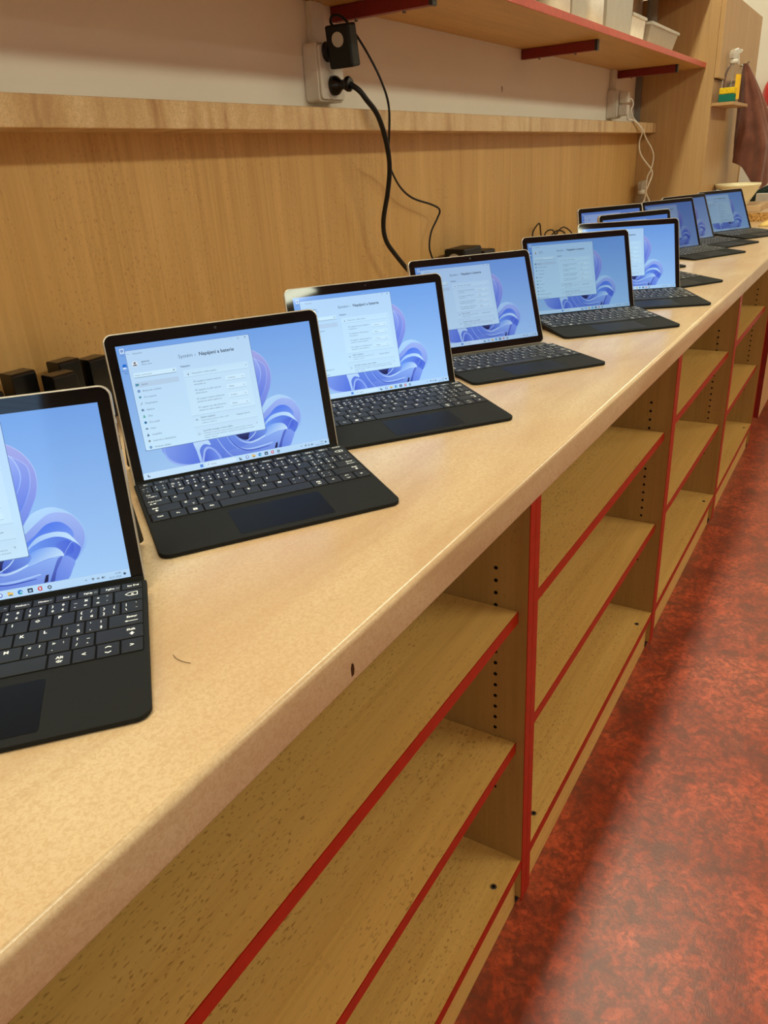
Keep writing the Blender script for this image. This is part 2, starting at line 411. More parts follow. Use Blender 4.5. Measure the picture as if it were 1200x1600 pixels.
# closed cabinet beyond
root = empty('base_cabinet', (4.0, 0.58, 0))
tag(root, 'closed beech base cabinet with a shade-darkened red door edge beyond the open shelves', 'cabinet')
put('carcass', B(3.0885, 4.93, 0.3045, 0.86, 0.115, ZT), 'shaded_side_wood', root)
put('plinth', B(3.0885, 4.93, 0.345, 0.37, 0.0005, 0.115), 'shaded_side_wood', root)
for k in range(3):
    xa = 3.0900 + k * 0.61; xb = xa + 0.606
    d = put('door', B(xa + 0.0012, xb - 0.0012, 0.286, 0.3035, 0.118, ZT - 0.004), 'cab_wood', root)
    link('edge_band', B(xa, xa + 0.0012, 0.2858, 0.3035, 0.118, ZT - 0.004).mesh('edge_band', root.location), 'shaded_red', d)
# ------------------------------------------------------------------ upper wall shelf
ZS = ZC + 0.616
root = empty('wall_shelf', (1.5, 0.88, ZS))
tag(root, 'long beech wall shelf with red front edge on red steel brackets', 'shelf')
put('board', B(XS, XSIDE - 0.001, 0.7412, YW - 0.001, ZS, ZS + 0.018), 'shelf_wood', root)
put('front_edge', B(XS, XSIDE - 0.001, 0.739, 0.7412, ZS, ZS + 0.018), 'red_shelf_edge', root, 0.0006)
for bx in (0.478, 1.478, 2.468, 3.470):
    b = put('bracket', B(bx, bx + 0.018, 0.792, YW - 0.001, ZS - 0.027, ZS - 0.0003), 'bracket_red', root, 0.0012)
    link('end_cap', B(bx - 0.0004, bx + 0.0184, 0.784, 0.7919, ZS - 0.0275, ZS - 0.0003).mesh('end_cap', root.location), 'dark_metal', b, 0.0012)
    for sy in (0.85, 0.96):
        link('screw', MB().cyl((bx + 0.009, sy, ZS - 0.0315), (bx + 0.009, sy, ZS - 0.027), 0.0035, 10).mesh('screw', root.location), 'steel', b)
# a second shelf of the same depth above, level with the cupboard top
Z2 = ZC + 0.888
root = empty('wall_shelf', (1.5, 0.88, Z2)); tag(root, 'upper beech wall shelf level with the cupboard top, above the picture', 'shelf')
put('board', B(XS, XSIDE - 0.001, 0.7412, YW - 0.001, Z2, Z2 + 0.018), 'shelf_wood', root)
put('front_edge', B(XS, XSIDE - 0.001, 0.739, 0.7412, Z2, Z2 + 0.018), 'red_shelf_edge', root, 0.0006)
for bx in (0.478, 1.478, 2.468, 3.470):
    put('bracket', B(bx, bx + 0.018, 0.792, YW - 0.001, Z2 - 0.027, Z2 - 0.0003), 'bracket_red', root, 0.0012)
# ------------------------------------------------------------------ tall cabinet at the end
ZTOP = ZC + 0.885; YC = 0.705
root = empty('wall_cupboard', (4.25, 0.86, ZC))
tag(root, 'tall beech cupboard standing on the worktop at the far end', 'cupboard')
put('side_panel', B(XSIDE, XSIDE + 0.018, YC, YW - 0.001, ZC + 0.0005, ZTOP), 'cab_wood', root, 0.0006)
put('side_panel', B(4.727, 4.745, YC, YW - 0.001, ZC + 0.0005, ZTOP), 'cab_wood', root, 0.0006)
put('top_board', B(XSIDE + 0.018, 4.727, YC, YW - 0.001, ZTOP - 0.018, ZTOP), 'cab_wood', root)
put('lower_panel', B(XSIDE + 0.0185, 4.7265, YC + 0.004, YC + 0.02, ZC + 0.0005, ZC + 0.575), 'cab_wood', root)
put('door', B(XSIDE + 0.006, 4.742, YC - 0.018, YC - 0.0005, ZC + 0.577, ZTOP - 0.001), 'cab_wood', root, 0.0008)
for zz in (ZC + 0.475, ZC + 0.83):
    put('screw_cap', MB().cyl((XSIDE + 0.009, YC - 0.0008, zz), (XSIDE + 0.009, YC + 0.001, zz), 0.004, 10), 'banana', root)
put('grey_gap_shadow', B(3.745, XSIDE - 0.0003, YP - 0.004, YW - 0.001, ZC + 0.4275, ZS - 0.0005), 'grey_strip', root)  # strip stands in for the gap shadow between wall and side panel
put('niche_shelf', B(3.79, 4.165, 0.621, YC + 0.003, ZC + 0.474, ZC + 0.486), 'cab_wood', root, 0.0006)
put('drain_pipe', MB().tube([(3.70, 0.955, ZS + 0.0185), (3.70, 0.955, ZTOP - 0.002)], 0.022, 16), 'grey_strip', root)
# ------------------------------------------------------------------ tablets with keyboard covers
TW, TH, TT = 0.245, 0.175, 0.0083
SW, SH, BZ = 0.222, 0.148, 0.0135
def flat(mb, poly, z, cA, cB=None, d=(0, 1)):
    """polygon in screen millimetres with a linear colour run from cA to cB"""
    ps = [Vector((p[0], p[1], 0)) for p in poly]
    pr = [p.x * d[0] + p.y * d[1] for p in ps]; lo, hi = min(pr), max(pr)
    A = lin(cA); Bc = lin(cB or cA)
    b = len(mb.v)
    for p, q in zip(ps, pr):
        t = (q - lo) / (hi - lo) if hi > lo else 0
        mb.v.append((p.x / 1000, -z, p.y / 1000)); mb.col.append(tuple(A[k] * (1 - t) + Bc[k] * t for k in range(3)) + (1,))
    for tri in geometry.tessellate_polygon([ps]):
        i, j, k = tri
        if (ps[j] - ps[i]).cross(ps[k] - ps[i]).z < 0: j, k = k, j
        mb.f.append((b + i, b + j, b + k)); mb.sm.append(False)
def curve2(pts, per=6): return [(p.x, p.y) for p in spline([(a, b, 0) for a, b in pts], per)]
def ribbon(mb, pts, wd, z, cA, cB=None):
    c = [Vector((a, b, 0)) for a, b in curve2(pts)]; n = len(c); b = len(mb.v); A = lin(cA); Bc = lin(cB or cA)
    for i, p in enumerate(c):
        d = (c[min(i + 1, n - 1)] - c[max(i - 1, 0)]).normalized(); nn = Vector((-d.y, d.x, 0)); t = i / (n - 1)
        ww = wd * (0.25 + 0.75 * math.sin(math.pi * min(1, max(0, 0.08 + t * 0.84))))
        for sgn in (1, -1):
            q = p + nn * ww / 2 * sgn; mb.v.append((q.x / 1000, -z, q.y / 1000)); mb.col.append(tuple(A[k] * (1 - t) + Bc[k] * t for k in range(3)) + (1,))
    for i in range(n - 1): mb.f.append((b + 2 * i, b + 2 * i + 1, b + 2 * i + 3, b + 2 * i + 2)); mb.sm.append(False)
def rc(x0, x1, y0, y1): return [(x0, y0), (x1, y0), (x1, y1), (x0, y1)]
def disc(cx, cy, r, n=14): return [(cx + r * math.cos(2 * math.pi * k / n), cy + r * math.sin(2 * math.pi * k / n)) for k in range(n)]
def text_geo(s, size, align='LEFT', bold=0.0, res=2):
    cu = bpy.data.curves.new('t', 'FONT'); cu.body = s; cu.size = size; cu.align_x = align; cu.resolution_u = res
    cu.offset = bold; cu.fill_mode = 'FRONT'
    o = bpy.data.objects.new('t', cu); COL.objects.link(o)
    me = bpy.data.meshes.new_from_object(o)
    V = [tuple(v.co) for v in me.vertices]; F = [tuple(p.vertices) for p in me.polygons]
    bpy.data.objects.remove(o); bpy.data.meshes.remove(me); bpy.data.curves.remove(cu)
    return V, F
def stext(mb, s, x, y, size, z, col, width=None, align='LEFT', bold=0.0):
    V, F = text_geo(s, size, align, bold * size)
    if not V: return
    k = 1.0
    if width:
        ww = max(v[0] for v in V) - min(v[0] for v in V); k = width / ww if ww else 1
    b = len(mb.v); c = lin(col) + (1,)
    for v in V: mb.v.append(((x + v[0] * k) / 1000, -z, (y + v[1]) / 1000)); mb.col.append(c)
    for f in F: mb.f.append(tuple(b + i for i in f)); mb.sm.append(False)
E5 = 3e-5
def wallpaper():
    m = MB()
    # soft blue ground, brighter to lower left
    n = 6
    b = 0
    for j in range(n + 1):
        for i in range(n + 1):
            x = -111 + 222 * i / n; y = 148 * j / n; t = j / n; q = i / n
            c = [(158, 198, 240), (112, 160, 228)]
            cc = [lin(c[0])[k] * (1 - t) + lin(c[1])[k] * t for k in range(3)]
            s = 1.0 + 0.10 * (1 - abs(q - 0.75) * 1.6) * (1 - t)
            m.v.append((x / 1000, -0.0003, y / 1000)); m.col.append((cc[0] * s, cc[1] * s, cc[2] * s, 1))
    for j in range(n):
        for i in range(n):
            a = j * (n + 1) + i; m.f.append((a, a + 1, a + n + 2, a + n + 1)); m.sm.append(False)
    return m
def tint(c): return (c[0] * 0.94, min(255, c[1] * 1.03), min(255, c[2] * 1.01))
def petals():
    m = MB(); z = [0.0003]
    def P(pts, cA, cB=None, d=(0, 1), closed_smooth=True):
        z[0] += 8e-6
        q = [(p.x, p.y) for p in spline([(a, b, 0) for a, b in pts], 5, True)] if closed_smooth else pts
        flat(m, q, z[0], tint(cA), tint(cB) if cB else None, d)
    def Rb(pts, wd, cA, cB=None): z[0] += 8e-6; ribbon(m, pts, wd, z[0], tint(cA), tint(cB) if cB else None)
    # upper right fold
    P([(24, 128), (36.3, 124.4), (44.6, 118), (50.4, 109.9), (53.7, 100), (53.4, 89.5), (50.4, 79.4), (45, 69.7), (38.6, 60.2), (24, 48)], (98, 122, 224), (176, 164, 226))
    P([(24, 118), (38.3, 113.7), (47.4, 106.1), (49.1, 98.5), (47.4, 88.3), (42.1, 76.5), (36.7, 68.9), (24, 58)], (82, 108, 222), (156, 158, 230))
    P([(24, 120), (37.5, 114.8), (41.1, 107), (42.3, 98.5), (40.5, 91.4), (36.8, 84.6), (24, 74)], (84, 112, 226), (170, 174, 238))
    Rb([(34, 117), (38.5, 113), (41.5, 106), (42.5, 98.5), (40.7, 91), (37, 84)], 0.9, (196, 200, 246), (150, 170, 244))
    Rb([(38, 114.5), (47.6, 106.3), (49.4, 98.5), (47.6, 88), (42.3, 76.3), (37, 68.6)], 0.9, (186, 184, 240), (120, 146, 236))
    Rb([(36.3, 124.4), (44.6, 118), (50.4, 109.9), (53.7, 100), (53.4, 89.5), (50.4, 79.4), (45, 69.7)], 0.7, (206, 196, 238), (140, 160, 238))
    # middle ground of the folds
    P([(-48, 33), (0, 33), (30, 34), (52, 30), (58, 12), (50, 5), (-46, 5)], (86, 108, 212), (118, 142, 230), (0.3, 1))
    # large right fold
    P([(28, 44), (36.9, 57.3), (44.1, 65.6), (53.6, 68.8), (61.3, 68.7), (70.4, 64.6), (77.7, 57), (81.5, 48.9), (83, 40), (80.9, 32.8), (75.5, 26.2), (68.3, 18.9), (61.8, 9.3), (58, 4), (40, 8)], (136, 168, 238), (186, 206, 246), (-0.3, 1))
    P([(28, 42), (37.7, 50.8), (49.4, 59.5), (56.8, 63.6), (64.6, 63.9), (73.9, 60.3), (79.8, 51.3), (81.5, 42.4), (78.7, 33.2), (72, 24), (64, 13), (58, 6), (40, 8)], (88, 114, 222), (168, 176, 240), (0.35, 1))
    P([(34, 40), (44, 48), (54, 55.5), (64, 56), (71, 50), (73, 43), (68, 36), (56, 32), (42, 33)], (128, 152, 238), (82, 118, 232), (-0.4, 1))
    P([(33, 35), (44.2, 45.5), (55.8, 48.3), (64.4, 47.4), (70, 44), (76.9, 32.4), (72.3, 37.5), (65.6, 42.4), (57.1, 44.4), (45.6, 42.1), (37, 37)], (156, 182, 244), (206, 220, 250), (1, 0.4))
    P([(33, 30), (38, 38.0), (46, 41.8), (57.1, 44), (65.6, 42), (72.3, 37), (76.5, 32), (70, 22), (62.3, 27.5), (51, 27), (36, 23)], (112, 148, 238), (84, 106, 216), (1, -0.1))
    P([(58, 38), (66, 40), (71, 36), (70, 29), (64, 28), (60, 33)], (96, 118, 222), (74, 98, 214), (1, 0))
    Rb([(62.5, 27.7), (66, 33), (71.5, 38), (77, 32)], 0.5, (150, 170, 240))
    P([(24, 24), (34, 32), (46, 36.5), (58, 35), (62.3, 27.5), (51.2, 27.3), (33.8, 22.9), (18, 19)], (118, 154, 240), (208, 220, 248), (0.7, -1))
    P([(-14, 14), (4, 16.5), (16.9, 19), (33.8, 22.5), (51, 26.8), (62, 27.2), (56.5, 19), (52, 6), (10, 4), (-16, 5)], (92, 112, 214), (150, 172, 242), (0.25, 1))
    P([(62.3, 27.2), (70, 22), (67, 15), (61.5, 7), (51.7, 6), (54.5, 17)], (102, 124, 224), (134, 152, 236), (1, 0.5))
    P([(61.2, 26.8), (57.2, 25.6), (52.5, 17), (48, 7.5), (51, 7), (54.8, 16.5)], (58, 72, 166), (96, 112, 206), (0, 1))
    P([(45.5, 13.6), (47.9, 14.2), (46.4, 8), (43.0, 7.6)], (18, 22, 70), None, closed_smooth=False)
    P([(1, 33), (26, 33), (20.5, 26.4), (12.4, 23.7), (5.4, 26)], (22, 26, 74), (48, 56, 120))
    P([(19, 33), (37, 33), (34.1, 26), (22, 22), (14, 22)], (72, 92, 196), (120, 146, 232), (1, 0.6))
    Rb([(12, 22.4), (20, 27), (25.5, 32.6)], 1.0, (190, 204, 246))
    Rb([(-2, 33), (3.9, 25.1), (12.7, 20.2), (23.1, 20.8), (34.1, 24.8)], 2.0, (120, 142, 230), (214, 224, 250))
    Rb([(-11, 33), (-5, 21.5), (6, 13.5), (21, 12.6), (42, 15.2)], 2.4, (134, 156, 236), (176, 194, 246))
    Rb([(-9, 30), (-2, 19), (8, 12.2), (20, 10.8), (38, 12)], 1.4, (70, 90, 200), (64, 80, 180))
    Rb([(-22.6, 33), (-17, 20.1), (-9.6, 9.2), (-4, 6)], 1.1, (178, 192, 244), (130, 150, 232))
    # lower left folds
    P([(-83, 34), (-81.3, 20.7), (-73.8, 12.1), (-60.8, 6.6), (-46, 5.5), (-44, 14), (-46.5, 24), (-48.6, 34)], (86, 110, 218), (134, 152, 232), (-1, 0.5))
    Rb([(-82.8, 32), (-81, 20.5), (-73.5, 12.3), (-60.8, 7.4), (-48, 6.4)], 2.2, (150, 164, 236), (166, 176, 240))
    P([(-49, 34), (-35, 34), (-30.5, 25.5), (-38, 27.5), (-43.8, 22), (-43.6, 12), (-45.4, 5.5), (-47.4, 20)], (170, 188, 244), (202, 214, 248))
    P([(-42.6, 5.5), (-41.4, 15), (-38.6, 22), (-32.9, 24), (-25, 17.5), (-21.5, 5.5)], (168, 180, 240), (140, 156, 236), (1, 0))
    P([(-40.4, 5.5), (-39.4, 14.4), (-37.0, 19.8), (-32.6, 21.4), (-26.8, 16), (-24.2, 5.5)], (72, 94, 206), (112, 134, 228), (1, 0.2))
    return m
def window(simple):
    m = MB(); z = 0.0003 + 5e-4
    x0, x1, y0, y1 = -102, 36, 32, 142
    # soft drop shadow under the window sheet, then the sheet
    flat(m, rc(x0 - 0.4, x1 + 0.5, y0 - 0.6, y1 + 0.3), z - 1e-5, (96, 122, 176))
    flat(m, rrect(x1 - x0, y1 - y0, 1.2, 3, (x0 + x1) / 2, (y0 + y1) / 2), z, (196, 230, 252), (180, 212, 244))
    flat(m, rc(-98, -51, 101.6, 107.4), z + 1e-5, (180, 206, 232))
    flat(m, rc(-98, -52, 112.0, 112.5), z + 1e-5, (104, 128, 150))
    flat(m, rc(-98, -52, 112.5, 117.4), z + 1e-5, (204, 234, 252))
    for (a, b) in ((105.2, 113.0), (61.4, 104.6), (48.6, 60.8), (33.2, 48.0)):
        flat(m, rc(-44.8, 29.5, a, b), z + 1e-5, (198, 230, 252), (192, 224, 248))
    for yy in (94.9, 85.1, 75.3, 65.5):
        flat(m, rc(0.8, 23.5, yy - 0.2, yy + 5.0), z + 2e-5, (204, 234, 253)); flat(m, rc(0.8, 23.5, yy - 0.5, yy - 0.2), z + 2e-5, (136, 164, 190))
    for yy in (48.3, 61.1, 104.9):
        flat(m, rc(-44.8, 29.5, yy - 0.15, yy + 0.15), z + 3e-5, (160, 192, 218))
    flat(m, rc(-98.4, -97.8, 102.8, 106.2), z + 4e-5, (30, 90, 170))
    cols = [(40, 130, 150), (30, 90, 170), (30, 120, 140), (50, 50, 60), (50, 80, 110), (40, 150, 120), (50, 120, 170), (110, 130, 160), (40, 70, 110), (130, 140, 150), (40, 110, 170)]
    shp = ['box', 'disc', 'fan', 'pen', 'box2', 'man', 'disc2', 'pad', 'man2', 'shield', 'disc']
    for k, c in enumerate(cols):
        y = 104.6 - 6.97 * k; x = -96.2; zz = z + 4e-5; s = shp[k]
        if s == 'box': flat(m, rc(x - 1.4, x + 1.4, y - 1.0, y + 1.1), zz, c)
        elif s == 'disc': flat(m, disc(x, y, 1.45), zz, c); flat(m, disc(x, y, 0.6, 8), zz + 1e-5, (200, 225, 250))
        elif s == 'fan': flat(m, [(x, y - 1.3), (x + 1.6, y + 0.9), (x, y + 1.3), (x - 1.6, y + 0.9)], zz, c)
        elif s == 'pen': flat(m, [(x - 1.3, y - 1.4), (x - 0.9, y - 1.5), (x + 1.3, y + 1.3), (x + 0.9, y + 1.5)], zz, c)
        elif s == 'box2': flat(m, rc(x - 1.3, x - 0.1, y - 1.2, y + 1.2), zz, c); flat(m, rc(x + 0.1, x + 1.2, y - 1.2, y - 0.1), zz, c); flat(m, rc(x + 0.1, x + 1.2, y + 0.1, y + 1.2), zz, (90, 140, 190))
        elif s in ('man', 'man2'): flat(m, disc(x, y + 0.8, 0.65, 10), zz, c); flat(m, [(x - 1.3, y - 1.4), (x + 1.3, y - 1.4), (x + 0.9, y), (x - 0.9, y)], zz, c)
        elif s == 'disc2': flat(m, disc(x, y, 1.45), zz, c); flat(m, disc(x + 0.6, y + 0.2, 0.7, 8), zz + 1e-5, (40, 60, 110))
        elif s == 'pad': flat(m, rrect(3.0, 1.7, 0.7, 3, x, y), zz, c)
        else: flat(m, [(x, y - 1.5), (x + 1.2, y - 0.3), (x + 1.2, y + 1.2), (x - 1.2, y + 1.2), (x - 1.2, y - 0.3)], zz, c)
    flat(m, disc(-94.3, 127.2, 3.2, 20), z + 3e-5, (214, 226, 236)); flat(m, disc(-94.3, 128.2, 1.15), z + 5e-5, (96, 100, 112))
    flat(m, [(-96.4, 125.1), (-92.2, 125.1), (-92.6, 126.5), (-96.0, 126.5)], z + 5e-5, (96, 100, 112))
    # small line icons of the right column and the window buttons
    flat(m, disc(-40.6, 108.4, 1.35), z + 5e-5, (130, 150, 170)); flat(m, disc(-40.8, 108.6, 1.05), z + 6e-5, (204, 234, 252)); flat(m, disc(-39.7, 107.6, 0.65, 8), z + 7e-5, (40, 60, 80))
    ribbon(m, [(-41.6, 55.4), (-40.8, 56.6), (-39.6, 56.2), (-39.2, 55.0)], 0.6, z + 5e-5, (70, 90, 110))
    flat(m, rc(-41.8, -39.6, 38.9, 40.9), z + 5e-5, (110, 130, 150)); flat(m, rc(-41.5, -39.9, 39.2, 40.6), z + 6e-5, (196, 228, 250))
    flat(m, rc(22.6, 24.2, 138.9, 140.5), z + 5e-5, (100, 120, 140)); flat(m, rc(22.9, 23.9, 139.2, 140.2), z + 6e-5, (190, 222, 248))
    for s in (1, -1): ribbon(m, [(30.7, 139.7 - s * 0.8), (31.4, 139.7), (32.1, 139.7 + s * 0.8)], 0.5, z + 5e-5, (60, 80, 100))
    flat(m, rc(15, 16.6, 139.6, 139.8), z + 5e-5, (110, 130, 150))
    for yy in (97.4, 87.6, 77.8, 68.0, 55.0): ribbon(m, [(19.8, yy), (20.5, yy - 0.6), (21.2, yy)], 0.45, z + 5e-5, (90, 110, 130))
    ribbon(m, [(26.2, 108.2), (26.9, 108.9), (27.6, 108.2)], 0.45, z + 5e-5, (90, 110, 130))
    ribbon(m, [(26.0, 41.2), (27.4, 41.4), (27.2, 40.0)], 0.4, z + 5e-5, (90, 110, 130))
    ribbon(m, [(-55.6, 114.0), (-54.6, 114.9)], 0.5, z + 5e-5, (90, 110, 130)); flat(m, disc(-54.3, 115.3, 0.8, 10), z + 5e-5, (120, 140, 160))
    ribbon(m, [(-100.2, 138.4), (-98.6, 138.4)], 0.4, z + 5e-5, (90, 110, 130))
    return m
def window_text():
    m = MB(); z = 0.0003 + 6e-4; dk = (44, 58, 76); md = (88, 108, 132); lt = (120, 140, 164)
    stext(m, 'Nastavení', -94.6, 137.6, 2.3, z, md, 10)
    stext(m, 'správce', -87.4, 127.9, 2.6, z, dk, 8.6, bold=0.012); stext(m, 'Místní účet', -87.4, 124.9, 2.1, z, md, 10.8)
    stext(m, 'Najít nastavení', -97.0, 114.1, 2.3, z, lt, 18)
    names = ['Systém', 'Bluetooth a zařízení', 'Síť a internet', 'Přizpůsobení', 'Aplikace', 'Účty', 'Čas a jazyk', 'Hraní', 'Usnadnění', 'Soukromí a zabezpečení', 'Windows Update']
    for k, s in enumerate(names): stext(m, s, -92.2, 103.6 - 6.97 * k, 2.55, z, md)
    stext(m, 'Systém', -47.0, 126.6, 5.4, z, md, 15.6); stext(m, '›', -29.0, 126.6, 5.0, z, md)
    stext(m, 'Napájení a baterie', -24.0, 126.6, 5.4, z, dk, 40, bold=0.016)
    stext(m, 'Napájení', -46.6, 116.4, 2.5, z, dk, 10.4, bold=0.012)
    stext(m, 'Obrazovka a režim spánku', -36.0, 107.4, 2.4, z, md, 28)
    opts = [('Při napájení z baterie vypnout', 'obrazovku za', '5 minuty'), ('Při napájení ze sítě vypnout', 'obrazovku za', 'Nikdy'),
            ('Při napájení z baterie přepnout', 'zařízení do režimu spánku za', '5 minut'), ('Při napájení ze sítě přepnout', 'zařízení do režimu spánku za', 'Nikdy')]
    for k, (a, b, c) in enumerate(opts):
        y = 98.0 - 9.8 * k
        stext(m, a, -35.8, y, 2.4, z, md, 31.5 if k != 1 else 29.5); stext(m, b, -35.8, y - 3.2, 2.4, z, md); stext(m, c, 3.2, y - 1.4, 2.4, z, md)
    stext(m, 'Režim napájení', -35.6, 57.3, 2.4, z, dk, 16.4)
    stext(m, 'Optimalizujte zařízení podle využití', -35.6, 54.2, 2.0, z, lt, 32); stext(m, 'napájení a výkonu', -35.6, 51.2, 2.0, z, lt, 17)
    stext(m, 'Nejlepší výkon', 5.4, 53.9, 2.3, z, md, 14)
    stext(m, 'Spotřeba energie a emise uhlíku', -35.6, 42.0, 2.4, z, dk, 34)
    stext(m, 'Podívejte se, jak vaše volby nastavení napájení mohou ovlivnit', -35.6, 39.2, 2.0, z, lt, 57)
    stext(m, 'spotřebu energie zařízení a přispívat ke globálním emisím', -35.6, 36.6, 2.0, z, lt, 59); stext(m, 'uhlíku. Zjistit', -35.6, 34.0, 2.0, z, lt, 14.6)
    return m
def taskbar():
    m = MB(); z = 0.0003 + 7e-4
    flat(m, rc(-111, 111, 0, 7.4), z, (196, 226, 250), (176, 212, 246), (1, 0))
    flat(m, rc(-111, 111, 7.3, 7.5), z + 1e-5, (150, 186, 226))
    flat(m, disc(-104.7, 3.8, 1.7), z + 2e-5, (70, 90, 120)); flat(m, disc(-104.0, 4.3, 1.35), z + 3e-5, (190, 222, 248))
    for a in (0, 1):
        for b in (0, 1): flat(m, rc(-47.0 + a * 1.75, -45.4 + a * 1.75, 2.0 + b * 1.75, 3.6 + b * 1.75), z + 2e-5, (20, 110, 214))
    flat(m, rrect(36, 5.2, 2.4, 4, -22.5, 3.7), z + 2e-5, (206, 232, 252))
    ribbon(m, [(-38.6, 2.9), (-37.7, 3.7)], 0.5, z + 3e-5, (90, 110, 130)); flat(m, disc(-37.3, 4.1, 0.9, 10), z + 3e-5, (120, 140, 160)); flat(m, disc(-37.3, 4.1, 0.55, 8), z + 4e-5, (206, 232, 252))
    stext(m, 'Hledat', -34.8, 2.8, 2.5, z + 3e-5, (110, 130, 156))
    flat(m, rc(-1.0, 0.1, 1.6, 4.8), z + 2e-5, (40, 44, 52)); flat(m, rc(0.1, 2.0, 1.6, 2.9), z + 2e-5, (70, 80, 92))
    flat(m, disc(8.5, 3.6, 1.9), z + 2e-5, (60, 90, 190)); flat(m, disc(8.6, 3.7, 1.2), z + 3e-5, (214, 232, 250))
    flat(m, rc(14.3, 18.4, 2.0, 4.6), z + 2e-5, (236, 196, 96)); flat(m, rc(14.3, 16.4, 4.6, 5.2), z + 2e-5, (210, 160, 60)); flat(m, rc(14.9, 17.8, 2.0, 3.0), z + 3e-5, (90, 120, 140))
    flat(m, disc(23.9, 3.6, 2.0), z + 2e-5, (30, 120, 200)); flat(m, disc(24.5, 3.2, 1.1), z + 3e-5, (190, 226, 246)); flat(m, disc(24.2, 2.6, 0.9), z + 4e-5, (40, 170, 170))
    flat(m, rc(29.6, 33.6, 1.8, 5.4), z + 2e-5, (34, 44, 62)); flat(m, rc(30.6, 32.6, 2.6, 4.2), z + 3e-5, (150, 190, 230))
    flat(m, [(37.4, 2.6), (37.6, 4.8), (39.2, 5.8), (40.8, 5.2), (40.8, 2.2), (39.2, 1.6)], z + 2e-5, (208, 54, 52)); flat(m, rc(38.6, 39.8, 2.6, 4.8), z + 3e-5, (206, 226, 248))
    flat(m, disc(46.6, 3.5, 1.7, 10), z + 2e-5, (64, 80, 104)); flat(m, disc(46.6, 3.5, 0.8, 8), z + 3e-5, (190, 222, 248)); flat(m, rc(45.8, 47.4, 0.5, 0.8), z + 3e-5, (80, 96, 120))
    ribbon(m, [(74.6, 3.2), (75.4, 4.0), (76.2, 3.2)], 0.45, z + 2e-5, (80, 100, 120))
    flat(m, [(81.0, 2.4), (82.4, 4.2), (81.0, 4.8), (79.6, 4.2)], z + 2e-5, (110, 130, 150)); flat(m, rc(84.0, 86.2, 2.8, 4.2), z + 2e-5, (130, 150, 170))
    flat(m, rc(88.0, 90.6, 2.8, 4.3), z + 2e-5, (70, 90, 112)); flat(m, rc(89.4, 90.3, 3.1, 4.0), z + 3e-5, (190, 222, 248))
    stext(m, '10:08', 103.6, 4.3, 2.2, z + 2e-5, (90, 112, 138), align='RIGHT'); stext(m, '02.01.2024', 103.6, 1.4, 2.2, z + 2e-5, (90, 112, 138), align='RIGHT')
    flat(m, disc(106.6, 3.7, 1.1, 10), z + 2e-5, (60, 80, 104))
    return m
def desktop_icons():
    m = MB(); z = 0.0003 + 4.5e-4
    flat(m, rc(-107.4, -102.6, 139.6, 145.2), z, (190, 214, 240)); flat(m, disc(-105, 142.6, 1.4, 8), z + 1e-5, (40, 90, 190)); flat(m, disc(-105, 142.6, 0.6, 6), z + 2e-5, (190, 214, 240))
    flat(m, disc(-105.4, 126.2, 2.4), z, (30, 110, 210)); flat(m, rc(-107.4, -104, 123.4, 125.0), z + 1e-5, (220, 236, 250))
    stext(m, 'Koš', -107.0, 137.0, 2.0, z, (70, 100, 150)); stext(m, 'Microsoft', -109.2, 120.4, 2.0, z, (70, 100, 150)); stext(m, 'Edge', -107.2, 118.0, 2.0, z, (70, 100, 150))
    return m
SCR = dict(wallpaper=wallpaper().mesh('wallpaper'), folded_ribbons=petals().mesh('folded_ribbons'), settings_window=window(False).mesh('settings_window'),
           window_text=window_text().mesh('window_text'), task_bar=taskbar().mesh('task_bar'), desktop_icons=desktop_icons().mesh('desktop_icons'))
# --- case, glass, kickstand
mb = MB().prism(rrect(TW, TH, 0.0095, 7, 0, TH / 2), 'y', 0.0, TT); BODY = mb.mesh('case')
mb = MB().prism(rrect(TW - 0.0028, TH - 0.0028, 0.0085, 7, 0, TH / 2), 'y', -0.00025, 0.0); GLASS = mb.mesh('front_glass')
mb = MB().prism(disc(0, (BZ + SH + 0.0068) * 1, 0.0016, 14), 'y', -0.00035, -0.00025); LENS = mb.mesh('camera_lens')
mb = MB().prism(rrect(TW - 0.004, 0.107, 0.007, 5, 0, -0.0535), 'y', 0.0, 0.0016); KICK = mb.mesh('kickstand')
PORTS = [(0.1385, 0.0085), (0.129, 0.0085), (0.1225, 0.0038), (0.148, 0.003)]
def port_mesh(h, ln): return B(TW / 2 - 0.0004, TW / 2 + 0.00015, 0.0026, 0.0056, h - ln / 2, h + ln / 2).mesh('port')
PORTM = [port_mesh(*p) for p in PORTS]
